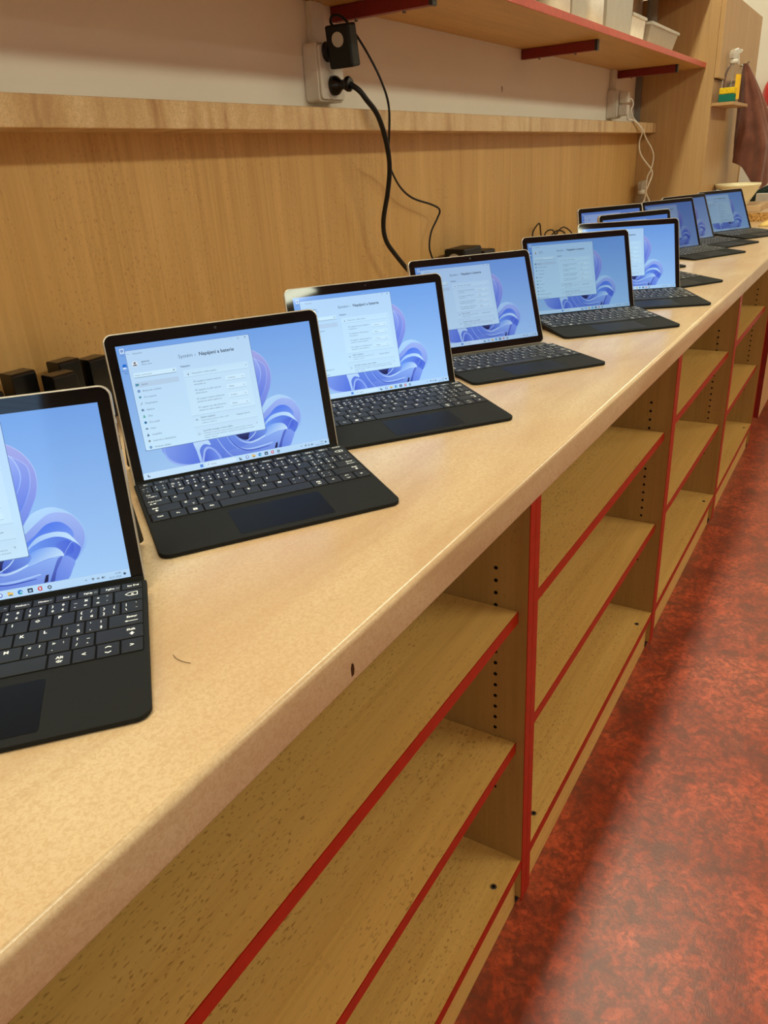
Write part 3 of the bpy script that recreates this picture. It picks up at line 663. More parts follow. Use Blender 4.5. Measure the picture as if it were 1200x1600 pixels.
# --- keyboard layout in millimetres (x from the middle, y from the front edge)
KD = 172.0
def key_rows():
    rows = []
    L = -119.8; P = 17.05; G = 1.5
    def run(y0, h_, widths, leg):
        x = L; out = []
        for wd, lg in zip(widths, leg):
            out.append((x, x + wd - G, y0, y0 + h_ - G, lg)); x += wd
        return out
    tot = 239.6 + G
    fn = ['Esc', '☼-', '☼+', '▣', '◂', '▸', '▹', '✕', 'PrtScn', 'Home', 'End', 'PgUp', 'PgDn', 'Ins Del']
    rows += run(160.0, 10.2, [tot / 14] * 14, fn)
    num = [('~', '°', '`', ';'), ('!', '1', '1', '+'), ('@', '2', '2', 'ě'), ('#', '3', '3', 'š'), ('$', '4', '4', 'č'), ('%', '5', '5', 'ř'), ('^', '6', '6', 'ž'), ('&', '7', '7', 'ý'), ('*', '8', '8', 'á'), ('(', '9', '9', 'í'), (')', '0', '0', 'é'), ('_', '%', '-', '='), ('+', 'ˇ', '=', '´')]
    rows += run(142.5, 17.5, [13.6] + [P] * 12 + [tot - 13.6 - 12 * P], num + ['<x'])
    rows += run(125.0, 17.5, [19.2] + [P] * 12 + [tot - 19.2 - 12 * P], ['Tab', 'Q', 'W', 'E€', 'R', 'T', 'Y Z', 'U', 'I', 'O', 'P', ('{', '/', '[', 'ú'), ('}', '(', ']', ')'), ('|', "'", '\\', '¨')])
    rows += run(107.5, 17.5, [27.0] + [P] * 11 + [tot - 27.0 - 11 * P], ['Caps Lock', 'A', 'S', 'D', 'F', 'G', 'H', 'J', 'K', 'L', (':', '"', ';', 'ů'), ("'", '!', ',', '§'), 'Enter'])
    rows += run(90.0, 17.5, [35.0] + [P] * 10 + [tot - 35.0 - 10 * P], ['Shift', 'Z Y', 'X', 'C', 'V', 'B', 'N', 'M', ('<', '?', ',', ''), ('>', ':', '.', ''), ('?', '_', '/', '-'), 'Shift>'])
    xs = [(-118.4, -101.3, 'Ctrl'), (-99.8, -83.4, 'Fn'), (-81.9, -66.4, 'WIN'), (-64.9, -49.2, 'Alt'), (-47.7, 52.0, ''), (53.5, 68.7, 'Alt Gr'), (70.2, 85.6, '<'), (87.1, 102.7, '^v'), (104.2, 119.4, '>')]
    rows += [(a, b, 72.5, 88.5, lg) for a, b, lg in xs]
    return rows
KEYS = key_rows()
DECK_H = 4.4
KEYMESH = {}
def key_mesh(wd, hh):
    k = (round(wd, 1), round(hh, 1))
    if k not in KEYMESH:
        a, b = wd / 2000, hh / 2000; m = MB(); c = 0.0009; z = 0.0011
        base = m.add([(-a, -b, 0), (a, -b, 0), (a, b, 0), (-a, b, 0), (-a, -b, z - 0.0004), (a, -b, z - 0.0004), (a, b, z - 0.0004), (-a, b, z - 0.0004),
                      (-a + c * .5, -b + c * .5, z), (a - c * .5, -b + c * .5, z), (a - c * .5, b - c * .5, z), (-a + c * .5, b - c * .5, z)])
        for q in ((0, 1, 5, 4), (1, 2, 6, 5), (2, 3, 7, 6), (3, 0, 4, 7), (4, 5, 9, 8), (5, 6, 10, 9), (6, 7, 11, 10), (7, 4, 8, 11), (8, 9, 10, 11)): m.face(*[base + i for i in q])
        KEYMESH[k] = m.mesh('key'); KEYMESH[k].materials.append(M['key'])
    return KEYMESH[k]
def legends_mesh():
    m = MB(); z = (DECK_H + 1.13) / 1000; cache = {}
    def put_t(s, x, y, size, align='LEFT', bold=0.03):
        key = (s, size, align)
        if key not in cache: cache[key] = text_geo(s, size, align, bold * size, 1)
        V, F = cache[key]; b = len(m.v)
        for v in V: m.v.append(((x + v[0]) / 1000, (y + v[1]) / 1000, z))
        for f in F: m.f.append(tuple(b + i for i in f)); m.sm.append(False)
    def poly(pts):
        b = len(m.v)
        for p in pts: m.v.append((p[0] / 1000, p[1] / 1000, z))
        m.f.append(tuple(range(b, b + len(pts)))); m.sm.append(False)
    for (x0, x1, y0, y1, lg) in KEYS:
        cx, cy = (x0 + x1) / 2, (y0 + y1) / 2
        if isinstance(lg, tuple):
            a, b, c, d = lg
            put_t(a, x0 + 3.0, y1 - 6.0, 4.2); put_t(b, x1 - 5.0, y1 - 6.0, 4.2); put_t(c, x0 + 3.0, y0 + 3.0, 4.2); put_t(d, x1 - 5.0, y0 + 3.0, 4.2)
        elif lg == '': pass
        elif lg == 'WIN':
            for a in (0, 1):
                for b in (0, 1): poly([(cx - 2.2 + a * 2.3, cy - 2.2 + b * 2.3), (cx - 0.1 + a * 2.3, cy - 2.2 + b * 2.3), (cx - 0.1 + a * 2.3, cy - 0.1 + b * 2.3), (cx - 2.2 + a * 2.3, cy - 0.1 + b * 2.3)])
        elif lg == '<x':
            o = [(x1 - 13, cy + 1), (x1 - 10, cy + 3.4), (x1 - 3.6, cy + 3.4), (x1 - 3.6, cy - 1.4), (x1 - 10, cy - 1.4)]
            n = len(o)
            for i in range(n):
                p, q = Vector(o[i]), Vector(o[(i + 1) % n]); d = (q - p).normalized(); nn = Vector((-d.y, d.x)) * 0.35
                poly([p + nn, p - nn, q - nn, q + nn])
            put_t('x', x1 - 8.4, cy - 0.4, 4.0)
        elif lg == '^v':
            for s, yy in ((1, y1 - 5.0), (-1, y0 + 4.6)):
                for sg in (1, -1): poly([(cx, yy + s * 1.1), (cx, yy + s * 0.1), (cx + sg * 2.2, yy - s * 1.0), (cx + sg * 2.2, yy - s * 0.0)][::sg])
        elif lg in ('<', '>'):
            put_t(lg, cx - 1.6, cy - 1.6, 5.4)
        elif lg == 'Alt Gr': put_t('Alt', cx, cy + 0.6, 4.2, 'CENTER'); put_t('Gr', cx, cy - 4.0, 4.2, 'CENTER')
        elif lg in ('Ctrl', 'Fn', 'Alt'): put_t(lg, cx, cy - 1.2, 3.8, 'CENTER')
        elif lg == 'Tab': put_t('Tab', x0 + 4, y1 - 6.4, 3.4); put_t('⇥', x0 + 7, y0 + 3.6, 5); poly([(x0 + 5, y0 + 5), (x0 + 15, y0 + 5), (x0 + 15, y0 + 5.7), (x0 + 5, y0 + 5.7)])
        elif lg == 'Caps Lock': put_t(lg, x0 + 3.4, y1 - 6.2, 3.4); put_t('A', x0 + 4.6, y0 + 3.6, 4.0); poly([(x0 + 8.4, y0 + 4), (x0 + 11, y0 + 4), (x0 + 11, y0 + 6), (x0 + 8.4, y0 + 6)]); poly([(x0 + 23, y1 - 3.4), (x0 + 24, y1 - 3.4), (x0 + 24, y1 - 2.6), (x0 + 23, y1 - 2.6)])
        elif lg in ('Shift', 'Shift>'):
            sx = x0 + 5 if lg == 'Shift' else x1 - 12
            put_t('Shift', sx, y1 - 6.4, 3.6); poly([(sx + 2, y0 + 5), (sx + 6, y0 + 5), (sx + 4, y0 + 7.6)]); poly([(sx + 3.2, y0 + 3.4), (sx + 4.8, y0 + 3.4), (sx + 4.8, y0 + 5), (sx + 3.2, y0 + 5)])
        elif lg == 'Enter': put_t('Enter', x1 - 12, y1 - 6.4, 3.6); poly([(x1 - 12, y0 + 4.6), (x1 - 3.6, y0 + 4.6), (x1 - 3.6, y0 + 5.3), (x1 - 12, y0 + 5.3)]); poly([(x1 - 13.4, y0 + 5), (x1 - 11.4, y0 + 3.8), (x1 - 11.4, y0 + 6.2)])
        elif y0 > 155:
            put_t(lg, cx if lg != 'Ins Del' else cx + 1, cy - 1.1, 3.2, 'CENTER'); 
            if lg not in ('Esc', 'Ins Del'): put_t('F%d' % (1 + ['☼-', '☼+', '▣', '◂', '▸', '▹', '✕', 'PrtScn', 'Home', 'End', 'PgUp', 'PgDn'].index(lg)), x1 - 3.2, cy - 0.9, 1.8, bold=0)
        else:
            p = lg.split(' ')
            put_t(lg[0], x0 + 3.4, y1 - 6.2, 4.8)
            if lg == 'E€': put_t('€', x1 - 5.4, y0 + 3.2, 4.2)
            if len(p) > 1: put_t(p[1], x1 - 5.0, y0 + 3.2, 4.2)
    return m.mesh('key_lettering')
LEG = legends_mesh()
mb = MB().prism([(a, b) for a, b in rrect(0.2475, KD / 1000, 0.008, 6, 0, KD / 2000, rs=(0.011, 0.011, 0.002, 0.002))], 'z', 0.0, DECK_H / 1000); DECK = mb.mesh('deck')
mb = MB().prism(rrect(0.0985, 0.0545, 0.002, 3, 0.0042, 0.035), 'z', DECK_H / 1000, DECK_H / 1000 + 0.00015); PAD = mb.mesh('touchpad')
mb = MB().prism(rrect(0.2405, 0.0990, 0.002, 3, 0, 0.1215), 'z', DECK_H / 1000, DECK_H / 1000 + 0.00006); GAP_SHADE = mb.mesh('key_gap_shade')
M['gap_shade'] = plain('key_gap_shade_paint', (12, 12, 13), 0.8, 0.1, var=0.02)  # near-black sheet that paints in the shade between the keys
ALLK = MB()
for (x0, x1, y0, y1, lg) in KEYS:
    ALLK.box(x0 / 1000, x1 / 1000, y0 / 1000, y1 / 1000, DECK_H / 1000, (DECK_H + 1.1) / 1000, 0.0004)
ALLKM = ALLK.mesh('keys')
STRIP = MB().box(-0.121, 0.121, -0.0016, -0.0003, 0.0004, 0.0128).mesh('hinge_strip')
def tablet(x, y, yaw, lean, label, full, gain=(1, 1, 1), flatkb=False, kv=-0.178, kyaw=0.0, hide=(), kick_z=0.0015):
    r = empty('tablet_computer', (x, y, ZC), yaw)
    tag(r, label, 'tablet', 'tablets with keyboard covers in a row along the worktop')
    rx = (-lean, 0, 0)
    zoff = TT * math.sin(lean) + 0.0003
    body = link('case', BODY, 'platinum', r, 0.0011, (0, 0, zoff), rx)
    for pm in PORTM: link('port', pm, 'hole', body)
    gl = link('front_glass', GLASS, 'glass_black', r, 0, (0, 0, zoff), rx)
    tag(link('camera_lens', LENS, 'black_gloss', gl), 'tiny dark camera dot')
    # kickstand: from the hinge line on the back down to the worktop
    hz = 0.088; hy = TT * math.cos(lean) + hz * math.sin(lean) + 0.001; hzz = hz * math.cos(lean) + zoff - TT * math.sin(lean)
    ang = math.acos(min(1, (hzz - kick_z) / 0.107))
    link('kickstand', KICK, 'kick', r, 0.0003, (0, hy, hzz), (ang, 0, 0))
    # lit display
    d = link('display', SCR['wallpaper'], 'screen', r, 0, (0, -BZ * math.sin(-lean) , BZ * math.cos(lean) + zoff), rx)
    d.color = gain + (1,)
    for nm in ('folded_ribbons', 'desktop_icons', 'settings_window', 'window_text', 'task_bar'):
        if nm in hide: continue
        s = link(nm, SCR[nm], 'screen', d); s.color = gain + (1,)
        if nm in ('window_text', 'desktop_icons'): tag(s, kind='stuff')
    # keyboard cover
    if flatkb: slope = 0.006; z0 = 0.0004
    else: slope = math.atan2(0.0105, KD / 1000); z0 = 0.0004
    k = link('keyboard_cover', DECK, 'deck', r, 0.0009, (0, kv, z0), (slope, 0, kyaw))
    link('key_gap_shade', GAP_SHADE, 'gap_shade', k); link('touchpad', PAD, 'pad', k)
    if full:
        for (x0, x1, y0, y1, lg) in KEYS:
            link('key', key_mesh(x1 - x0, y1 - y0), None, k, 0, ((x0 + x1) / 2000, (y0 + y1) / 2000, DECK_H / 1000))
        tag(link('key_lettering', LEG, 'legend', k), kind='stuff')
    else:
        tag(link('keys', ALLKM, 'key', k), kind='stuff')
        tag(link('key_lettering', LEG, 'legend', k), kind='stuff')
    if flatkb:
        fs = MB().box(-0.1215, 0.1215, kv + KD / 1000 - 0.0005, -0.0005, 0.0003, 0.0030).mesh('hinge_strip'); link('hinge_strip', fs, 'strip', r)
    else:
        link('hinge_strip', STRIP, 'deck', r, 0, (0, 0, zoff), rx)
    return r
G = lambda s: (s, s, s)
tablet(0.2757, 0.5665, -0.7317, 0.2521, 'tablet with keyboard cover nearest the camera, cut off by left picture edge', True, G(1.0))
tablet(0.6142, 0.5937, -0.6000, 0.2330, 'second tablet from the camera, first one wholly in the picture, showing a settings window', True, G(1.0))
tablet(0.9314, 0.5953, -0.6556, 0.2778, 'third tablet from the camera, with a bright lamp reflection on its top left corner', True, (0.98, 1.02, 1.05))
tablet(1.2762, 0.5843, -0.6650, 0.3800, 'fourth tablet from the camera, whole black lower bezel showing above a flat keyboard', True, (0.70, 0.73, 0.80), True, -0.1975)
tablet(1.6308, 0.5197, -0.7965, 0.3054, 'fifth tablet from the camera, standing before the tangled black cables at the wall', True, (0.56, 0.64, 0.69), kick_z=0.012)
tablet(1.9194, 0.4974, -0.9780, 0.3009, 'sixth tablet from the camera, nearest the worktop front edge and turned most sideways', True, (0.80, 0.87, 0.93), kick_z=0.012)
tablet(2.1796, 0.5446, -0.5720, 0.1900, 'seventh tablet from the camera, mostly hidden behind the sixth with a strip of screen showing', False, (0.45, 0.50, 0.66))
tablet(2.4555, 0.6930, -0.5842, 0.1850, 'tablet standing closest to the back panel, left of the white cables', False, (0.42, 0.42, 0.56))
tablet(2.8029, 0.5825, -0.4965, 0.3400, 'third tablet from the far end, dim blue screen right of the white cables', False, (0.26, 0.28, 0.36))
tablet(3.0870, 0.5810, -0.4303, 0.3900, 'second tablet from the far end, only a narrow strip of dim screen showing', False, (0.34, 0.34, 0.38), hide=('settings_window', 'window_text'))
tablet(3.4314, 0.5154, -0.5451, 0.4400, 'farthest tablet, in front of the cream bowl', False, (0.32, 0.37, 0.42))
# ------------------------------------------------------------------ sockets, plugs and cables on the wall
def socket(name, x, label, wd, grp):
    r = empty(name, (x + wd / 2, YW, ZC + 0.443)); tag(r, label, 'wall socket', grp)
    z0, z1 = ZC + 0.4435, ZC + 0.545
    put('housing', MB().prism(rrect(wd, z1 - z0, 0.008, 5, x + wd / 2, (z0 + z1) / 2), 'y', 0.9815, YW - 0.0005), 'white_plastic', r, 0.002)
    put('face_plate', MB().prism(rrect(wd - 0.006, z1 - z0 - 0.008, 0.007, 5, x + wd / 2, (z0 + z1) / 2), 'y', 0.976, 0.9815), 'white_plastic', r, 0.0015)
    for zz in (z0 + 0.027, z1 - 0.029):
        rim = MB()
        pr = [(0.0195, 0), (0.0215, 0.0012), (0.0235, 0.0)]
        for k in range(24):
            a = 2 * math.pi * k / 24
            for (rr, h) in pr: rim.v.append((x + wd / 2 + rr * math.cos(a), 0.9758 - h, zz + rr * math.sin(a)))
        for k in range(24):
            for i in range(2): rim.face(k * 3 + i, ((k + 1) % 24) * 3 + i, ((k + 1) % 24) * 3 + i + 1, k * 3 + i + 1, smooth=True)
        put('socket_ring', rim, 'white_plastic', r)
    put('trunking', B(x + wd / 2 - 0.020, x + wd / 2 + 0.020, 1.0005, YW - 0.0005, z1 + 0.0005, ZS - 0.0005), 'white_plastic', r, 0.001)
    return r
socket('wall_socket', 1.372, 'white double wall socket with black plugs, left end of the wall shelf', 0.084, 'wall sockets')
socket('wall_socket', 3.350, 'white double wall socket with white chargers at the far end of the ledge', 0.084, 'wall sockets')
# black power adapter with a pale disc, hanging in the socket
def adapter(name, loc, rot, label, grp, prong=False, sx=0.032, sy=0.052, sz=0.072):
    r = empty(name, loc); r.rotation_euler = rot; tag(r, label, 'power adapter', grp)
    link('adapter_body', MB().box(-sx / 2, sx / 2, -sy / 2, sy / 2, -sz / 2 + sz / 2, sz).mesh('adapter_body'), 'black', r, 0.004)
    pm = MB()
    pm.cyl((-sx / 2 + 0.0002, 0, sz * 0.66), (-sx / 2 - 0.0006, 0, sz * 0.66), 0.0125, 24)
    link('round_badge', pm.mesh('round_badge'), 'disc', r)
    if prong:
        link('plug_collar', MB().cyl((0, sy / 2 - 0.001, sz * 0.42), (0, sy / 2 + 0.011, sz * 0.42), 0.0175, 20).mesh('plug_collar'), 'black', r)
    return r
adapter('power_adapter', (1.4060, 0.9385, ZC + 0.4985), (0, math.radians(-9), math.radians(4)), 'black power adapter with a round pale disc plugged into the near wall socket', 'black power adapters', True)
# moulded black plug with thick cable
r = empty('power_plug', (1.414, 0.96, ZC + 0.46)); tag(r, 'black moulded plug in the near socket with a thick hanging black cable', 'plug')
def lathe_y(prof, cx, y0, cz, seg=24):
    m = MB(); n = len(prof)
    for k in range(seg):
        a = 2 * math.pi * k / seg
        for (rr, h) in prof: m.v.append((cx + rr * math.cos(a), y0 - h, cz + rr * math.sin(a)))
    for k in range(seg):
        for i in range(n - 1): m.face(k * n + i, k * n + i + 1, ((k + 1) % seg) * n + i + 1, ((k + 1) % seg) * n + i, smooth=True)
    m.face(*[k * n + n - 1 for k in range(seg)]); m.face(*[k * n for k in range(seg)][::-1])
    return m
put('plug_body', lathe_y([(0.0172, 0), (0.0178, 0.004), (0.0165, 0.010), (0.0105, 0.017), (0.0085, 0.022), (0.0095, 0.027), (0.0135, 0.033), (0.0138, 0.038), (0.011, 0.041)], 1.414, 0.9755, ZC + 0.4715), 'black_gloss', r)
cp = [(1.414, 0.937, 1.2195), (1.420, 0.920, 1.207), (1.430, 0.910, 1.190), (1.455, 0.902, 1.163), (1.487, 0.905, 1.117), (1.508, 0.912, 1.069), (1.517, 0.925, 1.019), (1.525, 0.945, 0.96), (1.539, 0.950, 0.919), (1.569, 0.945, 0.884), (1.622, 0.935, 0.834), (1.675, 0.925, 0.79), (1.74, 0.915, 0.7535), (1.83, 0.905, 0.7525)]
put('cable', MB().tube(spline(cp, 8), 0.0052, 10), 'black', r)
# thin adapter cable
r = empty('adapter_cable', (1.5, 0.95, ZC)); tag(r, 'thin black cable looping from the plugged adapter down behind the fourth tablet', 'cable')
cp = [(1.3980, 0.952, 1.314), (1.3895, 0.955, 1.322), (1.392, 0.950, 1.332), (1.408, 0.942, 1.331), (1.428, 0.935, 1.315), (1.468, 0.925, 1.272), (1.487, 0.910, 1.227), (1.501, 0.903, 1.182), (1.506, 0.908, 1.129), (1.536, 0.93, 1.094), (1.582, 0.955, 1.066), (1.637, 0.965, 1.025), (1.695, 0.965, 0.997), (1.78, 0.96, 0.977), (1.82, 0.96, 0.962), (1.815, 0.965, 0.942), (1.791, 0.97, 0.913), (1.779, 0.97, 0.879), (1.782, 0.965, 0.853), (1.79, 0.945, 0.80), (1.79, 0.925, 0.7525), (1.76, 0.88, 0.7515)]
put('cable_run', MB().tube(spline(cp, 8), 0.0024, 8), 'black', r)
# white chargers and cables in the far socket
for k, (zz, pts) in enumerate(((ZC + 0.515, [(3.432, 0.941, 1.256), (3.437, 0.935, 1.238), (3.411, 0.935, 1.217), (3.395, 0.918, 1.187), (3.428, 0.908, 1.168), (3.499, 0.906, 1.146), (3.577, 0.91, 1.114), (3.646, 0.9, 1.073), (3.685, 0.9, 1.04), (3.678, 0.905, 0.993), (3.644, 0.91, 0.961), (3.656, 0.915, 0.888), (3.643, 0.92, 0.856), (3.62, 0.93, 0.80), (3.58, 0.94, 0.752), (3.50, 0.94, 0.7515)]),
                              (ZC + 0.470, [(3.400, 0.941, 1.218), (3.378, 0.938, 1.200), (3.350, 0.928, 1.183), (3.383, 0.914, 1.179), (3.453, 0.906, 1.157), (3.489, 0.906, 1.135), (3.513, 0.92, 1.104), (3.528, 0.92, 1.069), (3.556, 0.91, 1.038), (3.636, 0.893, 0.994), (3.655, 0.893, 0.97), (3.629, 0.899, 0.932), (3.627, 0.905, 0.903), (3.682, 0.9, 0.86), (3.70, 0.90, 0.80), (3.68, 0.90, 0.7525), (3.62, 0.90, 0.7515)]))):
    r = empty('white_charger', (3.392, 0.95, zz - 0.02)); tag(r, ('upper' if k == 0 else 'lower') + ' white charger in the far wall socket with a hanging white cable', 'charger', 'white chargers')
    put('charger_body', B(3.374 - 0.002 * k, 3.412, 0.940, 0.9742, zz - 0.019, zz + 0.019), 'white_plastic', r, 0.003)
    p2 = [(3.393, 0.9405, zz - 0.004)] + pts
    put('cable', MB().tube(spline(p2, 6), 0.0030, 8), 'white_cable', r)
# ------------------------------------------------------------------ loose power adapters on the worktop
CH = [(0.536, 0.950, 0.084, -4), (0.588, 0.950, 0.100, -3), (0.622, 0.912, 0.093, -3), (0.661, 0.952, 0.099, -1), (0.709, 0.952, 0.092, 2)]
CHL = ['leftmost black power adapter behind the nearest tablet, cut off by the picture edge', 'second black power adapter from the left behind the nearest tablet',
       'lower black power adapter standing forward in the group behind the nearest tablet', 'fourth black power adapter from the left behind the nearest tablet', 'rightmost black power adapter behind the nearest tablet, half hidden by the second tablet']
for (x, y, h_, a), lb in zip(CH, CHL):
    r = empty('power_adapter', (x, y, ZC + 0.0003), math.radians(a)); tag(r, lb, 'power adapter', 'black power adapters')
    m = MB().prism([(-0.015, 0), (0.015, 0), (0.015, h_ - 0.002), (0.013, h_), (-0.012, h_), (-0.015, h_ - 0.003)], 'x', -0.0175, 0.0175)
    link('adapter_body', m.mesh('adapter_body'), 'black_gloss', r, 0.0012)
    link('round_badge', MB().cyl((0, 0.0148, h_ * 0.55), (0, 0.0155, h_ * 0.55), 0.0125, 20).mesh('round_badge'), 'disc', r)
    link('plug_pins', MB().cyl((0, 0.0148, 0.02), (0, 0.0262, 0.02), 0.007, 14).mesh('plug_pins'), 'black', r)
for (x, y, h_, ln, lb) in ((1.905, 0.938, 0.116, 0.105, 'taller black adapter with a pale disc lying behind the fourth tablet'), (2.015, 0.940, 0.098, 0.075, 'smaller black adapter lying right of the taller one behind the fourth tablet')):
    r = empty('power_adapter', (x, y, ZC + 0.0003)); tag(r, lb, 'power adapter', 'black power adapters')
    link('adapter_body', MB().box(-ln / 2, ln / 2, -0.03, 0.03, 0, h_).mesh('adapter_body'), 'black', r, 0.005)
    link('round_badge', MB().cyl((-ln / 2 + 0.0002, 0, h_ - 0.03), (-ln / 2 - 0.0006, 0, h_ - 0.03), 0.019, 20).mesh('round_badge'), 'disc', r)
for pts, lb in (([(2.44, 0.93, .7515), (2.46, 0.95, 0.80), (2.479, 0.97, 0.842), (2.522, 0.97, 0.868), (2.543, 0.97, 0.866), (2.556, 0.97, 0.83), (2.56, 0.96, 0.78), (2.56, 0.93, .7515), (2.52, 0.89, .7515)], 'left pointed loop of thin dark cable behind the fifth tablet'),
                ([(2.47, 0.945, .7515), (2.52, 0.95, 0.81), (2.56, 0.955, 0.84), (2.62, 0.955, 0.842), (2.66, 0.955, 0.815), (2.68, 0.945, 0.7515), (2.70, 0.90, .7515)], 'low middle loop of thin dark cable behind the fifth tablet'),
                ([(2.60, 0.965, .7515), (2.64, 0.97, 0.81), (2.70, 0.97, 0.832), (2.77, 0.965, 0.82), (2.80, 0.96, 0.78), (2.80, 0.93, .7515)], 'rounded loop of thin dark cable left of the rightmost loop'),
                ([(2.68, 0.975, .7515), (2.72, 0.98, 0.81), (2.79, 0.98, 0.836), (2.86, 0.978, 0.82), (2.90, 0.97, 0.79), (2.92, 0.95, .7515)], 'rightmost rounded loop of thin dark cable by the back panel')):
    tag(put('adapter_cable', MB().tube(spline(pts, 8), 0.0024, 8), 'black'), lb, 'cable', 'cable loops behind the fifth tablet')
# ------------------------------------------------------------------ tubs and boxes on the wall shelf
ZB = ZS + 0.0183
def tub(x, y, rad, h_, label, mat='jar_white'):
    r = empty('storage_jar', (x, y, ZB)); tag(r, label, 'jar')
    link('jar_body', MB().lathe([(0, 0), (rad * .96, 0), (rad, 0.004), (rad, h_ - 0.02), (rad * 0.94, h_ - 0.012), (rad * .94, h_)], 32).mesh('jar_body'), mat, r)
    link('lid', MB().lathe([(rad * .94, h_ - 0.003), (rad * 1.03, h_ - 0.002), (rad * 1.03, h_ + 0.014), (rad, h_ + 0.017), (0, h_ + 0.018)], 32).mesh('lid'), 'white_plastic', r)
    return r
def bin_(x0, x1, y0, y1, h_, label, mat, fill=None, fl=0.006, fh=0.5):
    r = empty('plastic_box', ((x0 + x1) / 2, (y0 + y1) / 2, ZB)); tag(r, label, 'box')
    a, b = (x1 - x0) / 2, (y1 - y0) / 2; t = 0.0018; m = MB()
    bo = [(-a + fl, -b + fl), (a - fl, -b + fl), (a - fl, b - fl), (-a + fl, b - fl)]; to = [(-a, -b), (a, -b), (a, b), (-a, b)]
    bi = [(p[0] * (1 - t / a), p[1] * (1 - t / b)) for p in bo]; ti = [(p[0] * (1 - t / a), p[1] * (1 - t / b)) for p in to]
    q = m.add([(p[0], p[1], 0) for p in bo] + [(p[0], p[1], h_) for p in to] + [(p[0], p[1], h_) for p in ti] + [(p[0], p[1], t) for p in bi])
    m.face(q + 3, q + 2, q + 1, q)
    for k in range(4):
        j = (k + 1) % 4
        m.face(q + k, q + j, q + 4 + j, q + 4 + k); m.face(q + 4 + k, q + 4 + j, q + 8 + j, q + 8 + k); m.face(q + 8 + k, q + 8 + j, q + 12 + j, q + 12 + k)
    m.face(q + 12, q + 13, q + 14, q + 15)
    link('box_body', m.mesh('box_body'), mat, r)
    rim = MB()
    for (p0, p1) in (((-a - .004, -b - .004), (a + .004, -b)), ((-a - .004, b), (a + .004, b + .004)), ((-a - .004, -b), (-a, b)), ((a, -b), (a + .004, b))):
        rim.box(p0[0], p1[0], p0[1], p1[1], h_ - 0.007, h_ + 0.001)
    link('rim', rim.mesh('rim'), 'frosted', r)
    if fill: link('contents', MB().box(-a * .82, a * .82, -b * .8, b * .8, t + 0.0005, h_ * fh).mesh('contents'), fill, r, 0.004)
    return r
bin_(1.83, 1.93, 0.76, 0.90, 0.15, 'leftmost clear box on the wall shelf, cut off by the top edge', 'frosted', 'grey_item')
tub(2.000, 0.84, 0.040, 0.19, 'dark narrow jar between boxes at left on the wall shelf', 'dark_metal')
tub(2.125, 0.803, 0.052, 0.17, 'left white round tub on the wall shelf')
bin_(2.19, 2.315, 0.762, 0.90, 0.19, 'clear box with white contents between the two white tubs', 'frosted', 'label_white')
tub(2.400, 0.815, 0.062, 0.118, 'right white round tub on the wall shelf')
bin_(2.475, 2.735, 0.762, 0.90, 0.165, 'large clear plastic box beside the right white tub', 'frosted', 'label_white', fh=0.55)
bin_(2.77, 2.93, 0.775, 0.90, 0.075, 'low white box with compartments behind the lidded tray', 'jar_white', 'grey_item', fh=0.4)
r = bin_(2.985, 3.375, 0.77, 0.92, 0.072, 'low clear tub with hooked rim at the far end of the wall shelf', 'frosted', 'grey_item', 0.02, 0.45)
put('clip_handle', MB().tube(spline([(3.378, 0.80, ZB + 0.070), (3.40, 0.80, ZB + 0.070), (3.415, 0.80, ZB + 0.058), (3.43, 0.80, ZB + 0.055)], 6), 0.005, 8), 'frosted', r)
# ------------------------------------------------------------------ niche shelf: sponge, spray bottle
ZN = ZC + 0.4863
r = empty('dish_sponge', (3.815, 0.652, ZN), 0.0); tag(r, 'yellow sponge with green scouring pad on the small cupboard shelf', 'sponge')
link('scour_pad', MB().box(-0.022, 0.030, -0.029, 0.030, 0.0, 0.028).mesh('scour_pad'), 'sponge_g', r, 0.002)
link('foam_block', MB().box(-0.022, 0.030, -0.029, 0.030, 0.0283, 0.052).mesh('foam_block'), 'sponge_y', r, 0.003)
def spray(x, y, z, s, label, rz, with_label=True, body='clear'):
    r = empty('spray_bottle', (x, y, z), rz); tag(r, label, 'spray bottle', 'spray bottles'); r.scale = (s, s, s)
    link('bottle_body', MB().lathe([(0, 0), (0.034, 0), (0.037, 0.004), (0.037, 0.095), (0.034, 0.112), (0.022, 0.135), (0.0135, 0.146), (0.0135, 0.158)], 28).mesh('bottle_body'), body, r)
    link('neck_collar', MB().lathe([(0.0135, 0.148), (0.0165, 0.149), (0.0165, 0.166), (0.012, 0.167), (0, 0.167)], 24).mesh('neck_collar'), 'white_plastic', r)
    m = MB().prism([(-0.022, 0.168), (0.012, 0.168), (0.016, 0.182), (0.040, 0.190), (0.043, 0.204), (0.010, 0.206), (-0.016, 0.200), (-0.024, 0.186)], 'y', -0.010, 0.010)
    h = link('trigger_head', m.mesh('trigger_head'), 'frosted', r, 0.002)
    link('nozzle', MB().cyl((0.040, 0, 0.198), (0.052, 0, 0.198), 0.0075, 14).mesh('nozzle'), 'white_plastic', h)
    link('trigger', MB().prism([(0.020, 0.186), (0.030, 0.186), (0.036, 0.160), (0.040, 0.146), (0.034, 0.146), (0.028, 0.160)], 'y', -0.006, 0.006).mesh('trigger'), 'white_plastic', h)
    link('dip_tube', MB().cyl((0, 0, 0.012), (0.001, 0, 0.160), 0.0022, 8).mesh('dip_tube'), 'frosted', r)
    if with_label:
        m = MB(); n = 8
        for k in range(n + 1):
            a = math.radians(-125 + 60 * k / n)
            for zz in (0.012, 0.106): m.v.append((0.0374 * math.cos(a), 0.0374 * math.sin(a), zz))
        for k in range(n): m.face(2 * k, 2 * k + 2, 2 * k + 3, 2 * k + 1, smooth=True)
        link('label_sticker', m.mesh('label_sticker'), 'yellow_label', r)
    return r
